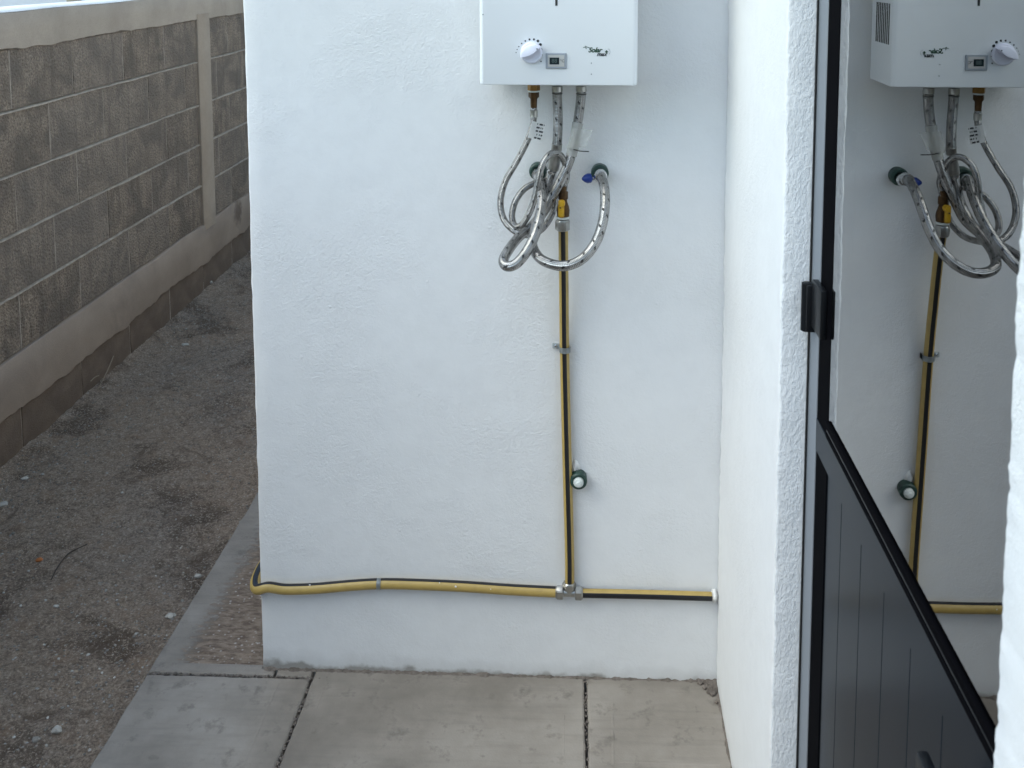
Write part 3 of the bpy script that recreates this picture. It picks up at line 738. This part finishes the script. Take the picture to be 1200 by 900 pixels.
def joint_mesh(H, mat):
    k = ('j', H)
    if k not in cache:
        b = bmesh.new(); bbox(b, (-.01, -JT / 2 + .0002, -H / 2 + .0005), (0, JT / 2 - .0002, H / 2 - .0005)); me = bpy.data.meshes.new('mortar_joint'); b.to_mesh(me); b.free(); me.materials.append(M['joint']); cache[k] = me
    return cache[k]
random.seed(3)
phases = [3.15, 3.378, 3.148, 3.375, 3.137]
def course(zt, zb, ph, mat, gaps, y_lo=.9, y_hi=7.4):
    ys_ = []; k0 = int((y_lo - ph) / PIT) - 1
    for k in range(k0, k0 + 22):
        a, c = ph + k * PIT, ph + (k + 1) * PIT
        if c < y_lo or a > y_hi: continue
        for (ga, gb_) in gaps:
            if a < ga < c and c <= gb_: c = ga
            elif a >= ga and a < gb_ < c: a = gb_
            elif a < ga and c > gb_: ys_.append((gb_, c)); c = ga
            elif a >= ga and c <= gb_: c = a
        if c - a > .03: ys_.append((a, c))
    for a, c in ys_:
        jb = bpy.data.objects.new('mortar_joint', joint_mesh(round(zt - zb, 3), mat)); col.objects.link(jb); jb.parent = bw; jb.location = Vector((XB - random.uniform(.0005, .0045), a, (zt + zb) / 2)) - wloc(bw)
    for a, c in ys_: put_block(a + JT / 2, c - JT / 2 + random.uniform(-.001, .001), zb, zt, mat, random.randrange(9))
cg = [(colY[0] - .004, colY[1] + .004)]
for k in range(5):
    course(lev[k] - (.0 if k == 0 else .0045) , lev[k + 1] + .0045, phases[k], M['block'], cg)
course(low_b + .004, base_b + .0, 3.52, M['foot_block'], [])
# struck mortar beds: pale lip on each course, sky light partly in its colour
def bed(z, seed, ya, yb):
    b = bmesh.new(); n = int((yb - ya) / .012); rows = []
    for i in range(n + 1):
        y = ya + (yb - ya) * i / n; N1 = lambda f, s: noise.noise(Vector((y * f, seed * 3.1, s)))
        k = max(.12, min(1.15, .75 + .75 * N1(2.6, 1) + .3 * N1(14, 2))); dz = .0025 * N1(9, 3) + .0012 * N1(50, 4)
        rows.append([b.verts.new(p) for p in ((XB - .012, y, z + .0015), (XB - .006, y, z + .0005 + dz), (XB + .0022 * k, y, z - .0018 + dz), (XB + .0022 * k, y, z - .0030 - .0042 * k + dz), (XB - .005, y, z - .0045 - .005 * k + dz))])
    for r1, r2 in zip(rows, rows[1:]):
        for i in range(4): b.faces.new((r1[i], r1[i + 1], r2[i + 1], r2[i]))
    build('mortar_bed', b, M['mortar_bed'], bw, True, 40)
for k in range(1, 5):
    bed(lev[k], k, .9, colY[0]); bed(lev[k], k + 20, colY[1], 7.4)
# fallen mortar droppings and dirt bank at the foot
random.seed(2)

# ------------------------------------------------------------------ the neighbour's house beyond the wall
nb = empty('neighbour_house', (-6.5, 9, DIRT), "neighbour's white house seen over the top of the block wall", 'house')
box('wall', (-12, 8.0, DIRT - .02), (-2.3, 14.0, 3.1), M['neigh'], nb, .01)
box('roof', (-12.2, 7.8, 3.101), (-2.1, 14.2, 3.25), M['neigh'], nb, .01)
pA = atY(80, 2.5, 7.99); pB = atY(95, 2.5, 7.99)
box('window_surround', (pA.x, 7.96, pA.z), (pB.x, 7.999, pA.z + 1.1), M['tan'], nb, .004)
box('window_pane', (pA.x + .02, 7.952, pA.z + .10), (pB.x - .02, 7.9598, pA.z + 1.0), M['dark_slot'], nb)

# unseen wall added behind the camera to dim the foot of the house
rw = empty('added_rear_wall', (-.8, -2.42, DIRT), 'unseen cement wall added behind the camera to cut low light', 'wall')
box('wall', (XB - .15, -2.5, DIRT - .02), (.30, -2.35, 2.9), M['low_beam'], rw, .01)

# ------------------------------------------------------------------ water heater
YH = 1.925
hL, hR = atY(562, 99, YH).x, atY(747, 100, YH).x; hB = atY(650, 100, YH).z; hT = hB + .52; hBack = 2.060
heater = empty('water_heater', ((hL + hR) / 2, YW, hB), 'white tankless gas water heater hung on the white wall', 'water heater')
def rounded_case(name, x0, x1, y0, y1, z0, z1, r, mat, parent, n=6):
    pts = []
    for cx, a0 in ((x0 + r, pi), (x1 - r, 1.5 * pi)):
        for i in range(n + 1): a = a0 + (pi / 2) * i / n; pts.append((cx + r * cos(a), y0 + r + r * sin(a)))
    k_ = n + 1; pts = pts[:k_] + [(x0 + r + .002, y0), (x1 - r - .002, y0)] + pts[k_:]; pts += [(x1, y0 + r + .002), (x1, y1), (x0, y1), (x0, y0 + r + .002)]; b = bmesh.new(); rings = []
    cx, cy = (x0 + x1) / 2, (y0 + y1) / 2
    for z, k in ((z0, .0025), (z0 + .0008, .0008), (z0 + .003, 0), (z1 - .003, 0), (z1 - .0008, .0008), (z1, .0025)):
        rings.append([b.verts.new((x + (k if x < cx else -k), y + (k if y < cy else -k), z)) for x, y in pts])
    m_ = len(pts)
    for r1, r2 in zip(rings, rings[1:]):
        for i in range(m_): b.faces.new((r1[i], r1[(i + 1) % m_], r2[(i + 1) % m_], r2[i]))
    b.faces.new(rings[0][::-1]); b.faces.new(rings[-1]); return build(name, b, mat, parent, True, 25)
rounded_case('case', hL, hR, YH, hBack, hB, hT, .009, M['enamel'], heater)
box('back_plate', (hL + .02, hBack + .0005, hB - .0), (hR - .02, YW - .0008, hT + .02), M['galv'], heater, .001)
lathe('flue_collar', ((hL + hR) / 2, 1.995, hT + .0005), (0, 0, 1), [(0, .058), (.01, .058), (.011, .052), (.08, .052)], M['galv'], heater, 32)
lathe('flue_pipe', ((hL + hR) / 2, 1.995, hT + .06), (0, 0, 1), [(0, .050), (.75, .050)], M['galv'], heater, 32)
p = atY(652, 3, YH); box('viewing_slot', (p.x - .0022, YH - .0006, p.z - .006), (p.x + .0022, YH + .0, p.z + .034), M['dark_slot'], heater)
bk0, bk1 = atY(707, 103, 2.0), atY(730, 103, 2.0); box('drain_bracket', (bk0.x, 1.985, hB - .0075), (bk1.x, 2.04, hB - .0003), M['galv'], heater, .001)
# side louvres
for side, x in ((1, hR), (-1, hL)):
    for i in range(8):
        y = 1.945 + i * .0115; xa, xb = (x - .0008, x + .0006) if side > 0 else (x - .0006, x + .0008)
        box('vent_slot', (xa, y, hB + .078), (xb, y + .0055, hB + .155), M['dark_slot'], heater)
# screw dimples on the front
for sx, sy in ((566, 17), (693, 74), (693, 87)):
    p = atY(sx, sy, YH); lathe('screw_mark', (p.x, YH + .0, p.z), (0, -1, 0), [(0, .0013), (.0006, .0012)], M['grey_print'], heater, 10)
# knob
kc = atY(622.5, 62, YH - .008); knob = bpy.data.objects.new('knob', None); col.objects.link(knob); knob.parent = heater; knob.location = Vector((kc.x, YH, kc.z)) - wloc(heater)
knob['label'] = 'white round control knob with a slanting grip'
lathe('knob_base', (kc.x, YH - .0003, kc.z), (0, -1, 0), [(0, .0205), (.003, .0210), (.006, .0200), (.0075, .0180)], M['knob'], knob, 40)
b = bmesh.new(); ang = radians(29); ca, sa = cos(ang), sin(ang); n = 20; rings = []
for (t, k) in ((0, 1.0), (.010, .98), (.0135, .90), (.0150, .72)):
    ring = []
    for i in range(n + 1):          # upper half lens
        u = -1 + 2 * i / n; ring.append((u * .0225 * k, .0015 + .0145 * (1 - u * u) ** .6 * k))
    for i in range(1, n): u = 1 - 2 * i / n; ring.append((u * .0225 * k, .0015 - .0035 * (1 - u * u)))
    rings.append([b.verts.new((kc.x + u * ca - v * sa, YH - .0075 - t, kc.z + u * sa + v * ca)) for u, v in ring])
for r1, r2 in zip(rings, rings[1:]):
    for i in range(len(r1)): b.faces.new((r1[i], r1[(i + 1) % len(r1)], r2[(i + 1) % len(r1)], r2[i]))
b.faces.new(rings[-1]); b.faces.new(rings[0][::-1]); build('grip', b, M['knob'], knob, True, 35)
p = Vector((kc.x + .0145 * ca - .002 * sa, YH - .0226, kc.z + .0145 * sa + .002 * ca)); lathe('pointer_dot', p, (0, -1, 0), [(0, .0013), (.0004, .0013)], M['black_print'], knob, 12)
# dial marks round the knob
dots = [(620.5, 46.2, 1.1), (625.7, 46.2, 1.25), (630.4, 48, 1.5), (633.2, 52.3, 1.7), (633.7, 58, 1.8), (615.6, 48, .9), (611.3, 51, .8), (608, 54.6, .7), (606, 58, .6), (604.8, 61.5, .55), (634, 72, .8)]
for x, y, r in dots:
    p = atY(x, y, YH); lathe('dial_mark', (p.x, YH + .0, p.z), (0, -1, 0), [(0, r * .0017), (.0005, r * .0017)], M['black_print'], heater, 12)
b = bmesh.new(); p = atY(634.3, 63.5, YH)
vs = [b.verts.new((p.x + dx, YH - .0005, p.z + dz)) for dx, dz in ((-.0028, -.0022), (0, .0035), (.0032, -.0028), (0, -.0008))]; b.faces.new(vs)
r = bmesh.ops.extrude_face_region(b, geom=b.faces[:]); bmesh.ops.translate(b, verts=[v for v in r['geom'] if isinstance(v, bmesh.types.BMVert)], vec=(0, .0005, 0))
build('flame_mark', b, M['black_print'], heater)
# display
d0, d1 = atY(639.5, 80.5, YH), atY(664, 62, YH)
disp = bpy.data.objects.new('display', None); col.objects.link(disp); disp.parent = heater; disp.location = Vector(((d0.x + d1.x) / 2, YH, d0.z)) - wloc(heater)
disp['label'] = 'grey framed temperature display with a dark screen'
box('bezel', (d0.x, YH - .003, d0.z), (d1.x, YH + .001, d1.z), M['panel_grey'], disp, .0012)
box('face_plate', (d0.x + .0042, YH - .0036, d0.z + .0042), (d1.x - .0042, YH - .0029, d1.z - .0042), M['panel_light'], disp, .0003)
s0, s1 = atY(644, 75.5, YH - .004), atY(655.3, 67.5, YH - .004)
box('screen', (s0.x, YH - .0042, s0.z), (s1.x, YH - .0036, s1.z), M['lcd'], disp)
text_mesh('digits', '88', .0105, ((s0.x + s1.x) / 2, YH - .0044, (s0.z + s1.z) / 2), M['lcd_seg'], disp, 0, .0002)
text_mesh('unit_mark', '°C', .0075, (s1.x + .0058, YH - .0039, (s0.z + s1.z) / 2), M['black_print'], disp)
# lettering
lp = atY(697, 58.8, YH); text_mesh('lettering', 'Solar', .0128, (lp.x, YH - .0004, lp.z), M['green_print'], heater, .35, .0004, .95)
lp = atY(705, 63.6, YH); text_mesh('lettering', 'max', .0108, (lp.x, YH - .0004, lp.z), M['black_print'], heater, .35, .0003, 1.0)
lp = atY(710.8, 61, YH); text_mesh('emblem', '+', .0095, (lp.x, YH - .0004, lp.z), M['green_print'], heater, 0, .0007)
b = bmesh.new(); pts = []
for i in range(11): a = radians(-60 + 120 * i / 10 + 10); pts.append(Vector((lp.x + .0008 + .0058 * cos(a), YH - .0004, lp.z + .0005 + .0062 * sin(a))))
btube(b, pts, .00035, 6); build('emblem', b, M['grey_print'], heater)
b = bmesh.new(); s_ = atY(683.5, 55.5, YH)
btube(b, [s_ + Vector((0, -.0004, 0)), s_ + Vector((.006, -.0004, .0012)), s_ + Vector((.0125, -.0004, -.001))], .0006, 6)
btube(b, [s_ + Vector((.0045, -.0004, .003)), s_ + Vector((.0055, -.0004, -.003))], .0006, 6); build('emblem', b, M['green_print'], heater)

# ------------------------------------------------------------------ gas pipe (yellow with black stripes)
RP = .0100; YP = YW - .0122
def stripe(cs, half=27):
    def f(a, s):
        for c in cs:
            d = abs((a - c + 180) % 360 - 180)
            if d < half: return 1
        return 0
    return f
YV = 2.034
pts = [atY(660, 268, YV), atY(660.3, 300, 2.047), atY(660.8, 341, 2.058), atY(661.5, 410, YP - .001), atY(664, 520, YP), atY(666.5, 610, YP), atY(667.5, 655, YP), atY(667.5, 686, YP)]
tag(tube('gas_pipe', spline(pts, 8), RP, [M['pipe_yellow'], M['pipe_black']], None, 40, stripes=stripe((0, 180))), 'upright yellow gas pipe with a black centre stripe below the water heater', 'pipe', 'yellow and black gas pipes')
tag(tube('gas_pipe', spline([atY(676, 695, YP), atY(760, 696.8, YP), atY(834, 699, YP)], 8), RP * .93, [M['pipe_yellow'], M['pipe_black']], None, 40, stripes=stripe((10, 190), 42)), 'short yellow and black gas pipe running right into the wall corner', 'pipe', 'yellow and black gas pipes')
zc = atY(312, 693, YP).z
pts = [atY(658, 694, YP), atY(600, 691, YP), atY(540, 687, YP), atY(480, 684.5, YP), atY(444, 684, YP), atY(410, 686, YP), atY(370, 689.5, YP), atY(335, 690.5, YP - .002),
       atY(315, 688, YP - .004), Vector((XL - .003, YP - .001, zc + .005)), Vector((XL - .0135, YW + .008, zc + .008)), Vector((XL - .0155, YW + .045, zc + .012)), Vector((XL - .0135, YW + .09, zc + .012)), Vector((XL - .012, YW + .16, zc + .01)), Vector((XL - .012, YW + .9, zc)), Vector((XL - .012, YW + 3, zc - .01))]
tag(tube('gas_pipe', spline(pts, 8), RP * 1.12, [M['pipe_yellow'], M['pipe_black']], None, 40, stripes=stripe((95, -85), 30)), 'long yellow gas pipe sagging left along the wall and round its corner', 'pipe', 'yellow and black gas pipes')
lp_ = [o for o in bpy.data.objects if o.name.startswith('gas_pipe')][-1]
for px_, py_, r0 in ((363, 685.5, .0018), (534, 687.5, .0022), (515, 683, .0012), (575, 690.5, .0012)):
    p = atY(px_, py_, YP - RP * 1.06); b = bmesh.new(); q_ = bmesh.ops.create_icosphere(b, subdivisions=2, radius=r0)
    for v in q_['verts']: v.co = Vector((v.co.x * 1.1, v.co.y * .5, v.co.z)) + p
    c0 = wloc(lp_); build('paint_drop', b, M['white_seal'], lp_, True)
# white sealant where the pipe enters
p = atY(835.5, 698, YP); b = bmesh.new(); r = bmesh.ops.create_icosphere(b, subdivisions=3, radius=1.0)
for v in r['verts']: q = v.co.copy(); v.co = Vector((p.x + q.x * .006 + .003, YP + q.y * .012, p.z + q.z * .0135)) + q * .004 * noise.noise(q * 3)
tag(build('sealant_plug', b, M['white_seal'], None, True), 'white sealant blob where the short gas pipe meets the return wall', 'sealant')

# tee
tc = atY(667, 694.5, YP); tee = empty('pipe_tee', (tc.x, YP, tc.z - .02), 'nickel compression tee joining the three yellow gas pipes', 'pipe fitting')
b = bmesh.new(); blathe(b, (tc.x - .012, YP, tc.z), (1, 0, 0), [(0, .0085), (.024, .0085)], 20); blathe(b, (tc.x, YP, tc.z), (0, 0, 1), [(0, .0085), (.015, .0085)], 20); build('body', b, M['nickel'], tee, True, 35)
for sgn in (-1, 1): lathe('nut', (tc.x + sgn * .0125, YP, tc.z), (sgn, 0, 0), [(0, .0125), (.0015, .0148), (.0135, .0148), (.0155, .0125), (.017, .0115)], M['nickel'], tee, 36, (1, 2))
lathe('nut', (tc.x, YP, tc.z + .010), (0, 0, 1), [(0, .0120), (.0015, .0138), (.012, .0138), (.014, .0125), (.015, .0115)], M['nickel'], tee, 36, (1, 2))

# clips
def clip_v():
    c = atY(662, 408, YP); e = empty('pipe_clip', (c.x, YW, c.z), 'galvanised one-eared clip on the upright gas pipe', 'pipe clip', 'clips holding the gas pipe'); b = bmesh.new(); n = 20; rows = []
    h = .0060
    prof = [(-.0245, -.0015 + .0), (-.0125, -.0015)]
    path = [(-.0135, -.0030)] + [((RP + .0020) * -cos(pi * i / n), -(YW - YP) - .0035 - (RP + .0020) * sin(pi * i / n)) for i in range(n + 1)] + [(RP + .0020, -.0005)]
    for x, y in path: rows.append([b.verts.new((c.x + x, YW + y, c.z + s * h + (.0015 if x < -.0125 else -.0005))) for s in (-1, 1)])
    for r1, r2 in zip(rows, rows[1:]): b.faces.new((r1[0], r1[1], r2[1], r2[0]))
    bmesh.ops.solidify(b, geom=b.faces[:], thickness=.0012); build('strap', b, M['galv'], e, True, 35)
    box('ear', (c.x - .0265, YW - .0042, c.z - .0045), (c.x - .0125, YW - .0022, c.z + .0075), M['galv'], e, .0008)
    lathe('screw', (c.x - .0195, YW - .0042, c.z + .0018), (0, -1, 0), [(0, .0030), (.0018, .0028), (.0026, .0015)], M['chrome'], e, 14)
clip_v()
c = atY(444.5, 683.5, YP); e = empty('pipe_clip', (c.x, YW, c.z), 'galvanised strap over the long gas pipe left of the tee', 'pipe clip', 'clips holding the gas pipe'); b = bmesh.new(); n = 24; rows = []
r_ = RP * 1.12 + .0012
for i in range(n + 1):
    a = -pi / 2 + pi * i / n; rows.append([b.verts.new((c.x + s * .0045, YP - r_ * cos(a) , c.z + r_ * sin(a))) for s in (-1, 1)])
for r1, r2 in zip(rows, rows[1:]): b.faces.new((r1[0], r1[1], r2[1], r2[0]))
bmesh.ops.solidify(b, geom=b.faces[:], thickness=.0012); build('strap', b, M['galv'], e, True, 35)

# gas valve at the head of the upright pipe
vb = atY(659.3, 258, YV); valve = empty('gas_valve', (vb.x, YV, vb.z - .02), 'brass gas valve with a yellow lever on top of the upright pipe', 'valve')
lathe('nut', (vb.x, YV, atY(660, 270, YV).z), (0, 0, 1), [(0, .0118), (.002, .0142), (.020, .0142), (.0225, .0125)], M['nickel'], valve, 36, (1, 2))
z1_ = atY(660, 255, YV).z + .0
lathe('washer', (vb.x, YV, atY(660, 256.5, YV).z + .0015), (0, 0, 1), [(0, .0135), (.004, .0135)], M['bare_white'], valve, 24)
zz = atY(660, 253, YV).z
lathe('body', (vb.x + .001, YV, zz), (0, 0, 1), [(0, .0125), (.012, .0135), (.020, .0120), (.030, .0085), (.034, .0080), (.036, .0100), (.050, .0100), (.052, .0075), (.062, .0070)], M['brass_dark'], valve, 30, (6, 7))
b = bmesh.new()
hp = [atY(657.5, 226.5, YV - .022), atY(652.5, 252.5, YV - .020)]
bbox(b, (vb.x - .0085, YV - .0225, zz + .001), (vb.x + .0040, YV - .0165, zz + .038), .004, 3)
blathe(b, (vb.x - .001, YV - .010, zz + .030), (0, -1, 0), [(0, .0065), (.0125, .0065), (.015, .005)], 20); build('lever', b, M['yellow_handle'], valve, True, 40)
lathe('lever_hole', (vb.x - .0045, YV - .0222, zz + .022), (0, -1, 0), [(0, .0017), (.0006, .0017)], M['dark_slot'], valve, 12)

# ------------------------------------------------------------------ wall outlets
def outlet(px, py, label, plug):
    c = atY(px, py, YW - .012); e = empty('wall_outlet', (c.x, YW, c.z), label, 'pipe outlet', 'green collared outlets in the white wall')
    b = bmesh.new(); blathe(b, (c.x, YW + .002, c.z), (0, -1, 0), [(0, .0178), (.018, .0185), (.022, .0180), (.024, .0155), (.0241, .0118), (.014, .0110)], 32); build('green_collar', b, M['green'], e, True, 35)
    return c, e
cR, oR = outlet(703, 202.5, 'green collared water outlet high on the right with a blue valve', 1)
lathe('valve_body', (cR.x - .001, YW - .010, cR.z - .003), (0, -1, 0), [(0, .0108), (.016, .0108), (.018, .0125), (.026, .0125), (.030, .0090)], M['chrome'], oR, 32, (2, 3))
bl = atY(688.5, 208.5, YW - .035)
b = bmesh.new(); blathe(b, (cR.x - .006, YW - .032, cR.z - .007), (-1, 0, -.15), [(0, .0042), (.012, .0040)], 16); build('stem', b, M['chrome'], oR, True)
b = bmesh.new(); blathe(b, (bl.x + .009, bl.y, bl.z), (-1, -.25, -.05), [(0, .0045), (.002, .0092), (.010, .0098), (.016, .0070), (.021, .0022)], 20, (1, 2)); build('blue_handle', b, M['blue'], oR, True, 40)
cL, oL = outlet(630.5, 200.5, 'green collared water outlet behind the tangle of hoses on the left', 1)
lathe('valve_body', (cL.x, YW - .010, cL.z - .003), (0, -1, 0), [(0, .0108), (.014, .0108), (.0145, .012), (.022, .012), (.024, .008)], M['chrome'], oL, 32, (2, 3))
cD, oD = outlet(678, 562, 'green plugged drain outlet beside the upright gas pipe', 1)
lathe('plug', (cD.x, YW - .012, cD.z - .001), (0, -1, 0), [(0, .0108), (.012, .0108), (.0125, .0095), (.014, .0085), (.0145, .0060), (.019, .0058), (.020, .0045)], M['bare_white'], oD, 28, (4, 5))
b = bmesh.new(); r = bmesh.ops.create_icosphere(b, subdivisions=3, radius=1.0); pc = atY(673, 549, YW)
for v in r['verts']: q = v.co.copy(); v.co = Vector((pc.x + .003 + q.x * .009, YW + q.y * .007, pc.z + .002 + q.z * .016)) + q * .006 * noise.noise(q * 2.3)
build('plaster_dab', b, M['white_seal'], oD, True)
# ------------------------------------------------------------------ braided hoses
YM = 2.012
def pth(L): return spline([atY(x, y, Y) for x, y, Y in L], 10)
def collar(parent, pts, i0, i1, rad, mat, name='ferrule', n=24):
    seg = pts[i0:i1]; return tube(name, seg, rad, mat, parent, n)
def hose(L, rad, label, ends):
    pts = pth(L); e = empty('braided_hose', pts[0], label, 'hose', 'braided hoses under the water heater')
    tube('braid', pts, rad, M['hose'], e, 18)
    for (k, r, mt, nm) in ends:
        if isinstance(k, int): k = (k, k + 6) if k >= 0 else (len(pts) + k - 6, len(pts) + k)
        collar(e, pts, k[0], k[1], r, M[mt], nm)
    return e, pts
RT_, RS = .0098, .0066
# right hand hose from the heater with the film tag, looping low left to the left outlet
hC, pC = hose([(681, 101, 2.037), (681, 112, 2.037), (679, 130, 2.038), (676, 150, 2.034), (672, 172, 2.026), (666, 192, 2.024), (657, 212, 2.026), (647, 231, 2.028), (636, 250, 2.028), (622, 266, 2.006), (607, 279, 1.968), (596, 293, 1.915), (590, 305, 1.880),
               (594, 312, 1.860), (605, 309, 1.858), (617, 295, 1.872), (627, 275, 1.900), (633, 253, 1.935), (635, 234, 1.970), (633, 218, 2.012), (630, 207, 2.044), (630, 203, 2.064)], RT_,
              'thick braided hose with a loose film tag looping down left to the left outlet', [((0, 7), RT_ + .0012, 'nickel', 'ferrule'), ((8, 10), RT_ + .0008, 'dark_slot', 'crimp_ring'), (-2, RT_ + .002, 'chrome', 'nut')])
hB_, pB_ = hose([(653, 101, 2.034), (653, 115, 2.034), (654, 140, 2.034), (653.5, 160, 2.036), (652, 176, 2.040)], RT_,
               'straight braided hose hanging from the middle of the heater', [((0, 6), RT_ + .0012, 'nickel', 'ferrule'), ((6, 8), RT_ + .0008, 'dark_slot', 'crimp_ring'), ((35, 41), RT_ + .0010, 'nickel', 'ferrule')])
hD, pD = hose([(651, 182, 2.042), (648, 197, 2.044), (643, 212, 2.046), (638, 232, 2.042), (632, 252, 2.015), (626, 270, 1.975), (624, 287, 1.925), (632, 302, 1.872), (648, 310, 1.842), (666, 311, 1.834), (684, 302, 1.842), (698, 284, 1.862),
               (706, 262, 1.882), (709, 240, 1.908), (708.5, 222, 1.945), (705.5, 209, 1.995), (703.5, 204, 2.040)], RT_ * .98,
              'thick braided hose swinging in a wide U to the blue valve', [((0, 12), RT_ + .0028, 'nickel', 'nut'), ((12, 15), RT_ + .0012, 'chrome', 'ferrule'), (-2, RT_ + .0022, 'chrome', 'nut')])
hA, pA_ = hose([(625.5, 126, 2.031), (625.5, 136, 2.031), (624, 148, 2.028), (618, 165, 2.022), (605, 190, 2.012), (592, 213, 2.002), (586.5, 236, 1.998), (590, 256, 1.992), (602, 270, 1.978), (617, 275.5, 1.985), (632, 271, 2.030), (644, 257, 2.056), (650, 240, 2.066),
               (649, 224, 2.070), (640, 214, 2.072), (628, 214.5, 2.060), (614, 222, 2.044), (604, 236, 2.030), (600, 252, 2.020), (603, 264, 2.010), (611, 264, 2.000), (621, 248, 1.995), (628, 226, 1.990), (632, 206, 1.985), (637, 190, 1.990), (646, 180, 2.004),
               (656, 181, 2.014), (663, 194, 2.024), (664, 208, 2.036), (661.5, 217, 2.038), (660.5, 226, 2.034)], RS,
              'thin braided gas hose coiling from the brass fitting to the gas valve', [((3, 12), RS + .0012, 'nickel', 'ferrule')])
g0 = atY(625.5, 104, 2.031); zt_ = hB; zb_ = atY(625, 129, 2.031).z; hh = zt_ - zb_
e = empty('brass_fitting', (g0.x, 2.031, zb_), 'brass reducing fitting under the heater at the top of the gas hose', 'pipe fitting')
lathe('upper_nut', (g0.x, 2.031, zt_ - .0002), (0, 0, -1), [(0, .0095), (.004, .0095), (.0042, .0118), (.0230, .0118), (.0235, .0100)], M['brass'], e, 36, (2, 3))
lathe('washer', (g0.x, 2.031, zt_ - .0236), (0, 0, -1), [(0, .0118), (.0030, .0118)], M['bare_white'], e, 24)
lathe('lower_nut', (g0.x, 2.031, zt_ - .0267), (0, 0, -1), [(0, .0102), (.010, .0102), (.014, .0070), (hh - .0267 + .002, .0062)], M['brass_dark'], e, 36, (0, 1))

# tags
def card(name, corners, mat, parent, curl=.003, wrap=None):
    b = bmesh.new(); uvl = b.loops.layers.uv.verify(); nu, nv = 14, 10; A, B, C, D = [Vector(c_) for c_ in corners]; G = []
    for j in range(nv + 1):
        row = []
        for i in range(nu + 1):
            u, v = i / nu, j / nv; p_ = A.lerp(B, u).lerp(D.lerp(C, u), v); p_ = p_ + Vector((0, curl * sin(u * pi * 1.3 + v) + curl * .5 * noise.noise(Vector((u * 3, v * 3, curl * 900))), 0)); row.append(b.verts.new(p_))
        G.append(row)
    for j in range(nv):
        for i in range(nu):
            f = b.faces.new((G[j][i], G[j][i + 1], G[j + 1][i + 1], G[j + 1][i]))
            for lp_, (a_, c_) in zip(f.loops, ((i, j), (i + 1, j), (i + 1, j + 1), (i, j + 1))): lp_[uvl].uv = (a_ / nu, c_ / nv)
    bmesh.ops.solidify(b, geom=b.faces[:], thickness=.0003); return build(name, b, mat, parent, True, 60)
Yt = 2.016
card('paper_tag', [atY(618.5, 161, Yt), atY(635, 165.5, Yt), atY(639.5, 145.5, Yt), atY(623.5, 141.5, Yt)], M['tag'], hA, -.002)
Yf = 2.012
wr = bmesh.new(); btube(wr, pC[27:46], RT_ + .0016, 18, cap=False); build('film_wrap', wr, M['film'], hC, True)
card('film_tag', [atY(672, 175, Yf), atY(686, 172, Yf), atY(695, 152, Yf), atY(680, 151, Yf)], M['film'], hC, .006)
card('film_tag', [atY(664, 174, Yf - .002), atY(677, 177, Yf - .002), atY(682, 152, Yf - .002), atY(671, 150, Yf - .002)], M['film'], hC, -.004)
ring_pts = [atY(665, 173.5, 2.012), atY(672, 175, 2.008), atY(680, 177, 2.010), atY(690, 177.5, 2.020)]
tube('cable_tie', spline(ring_pts, 5), .0011, M['rubber'], hC, 8)
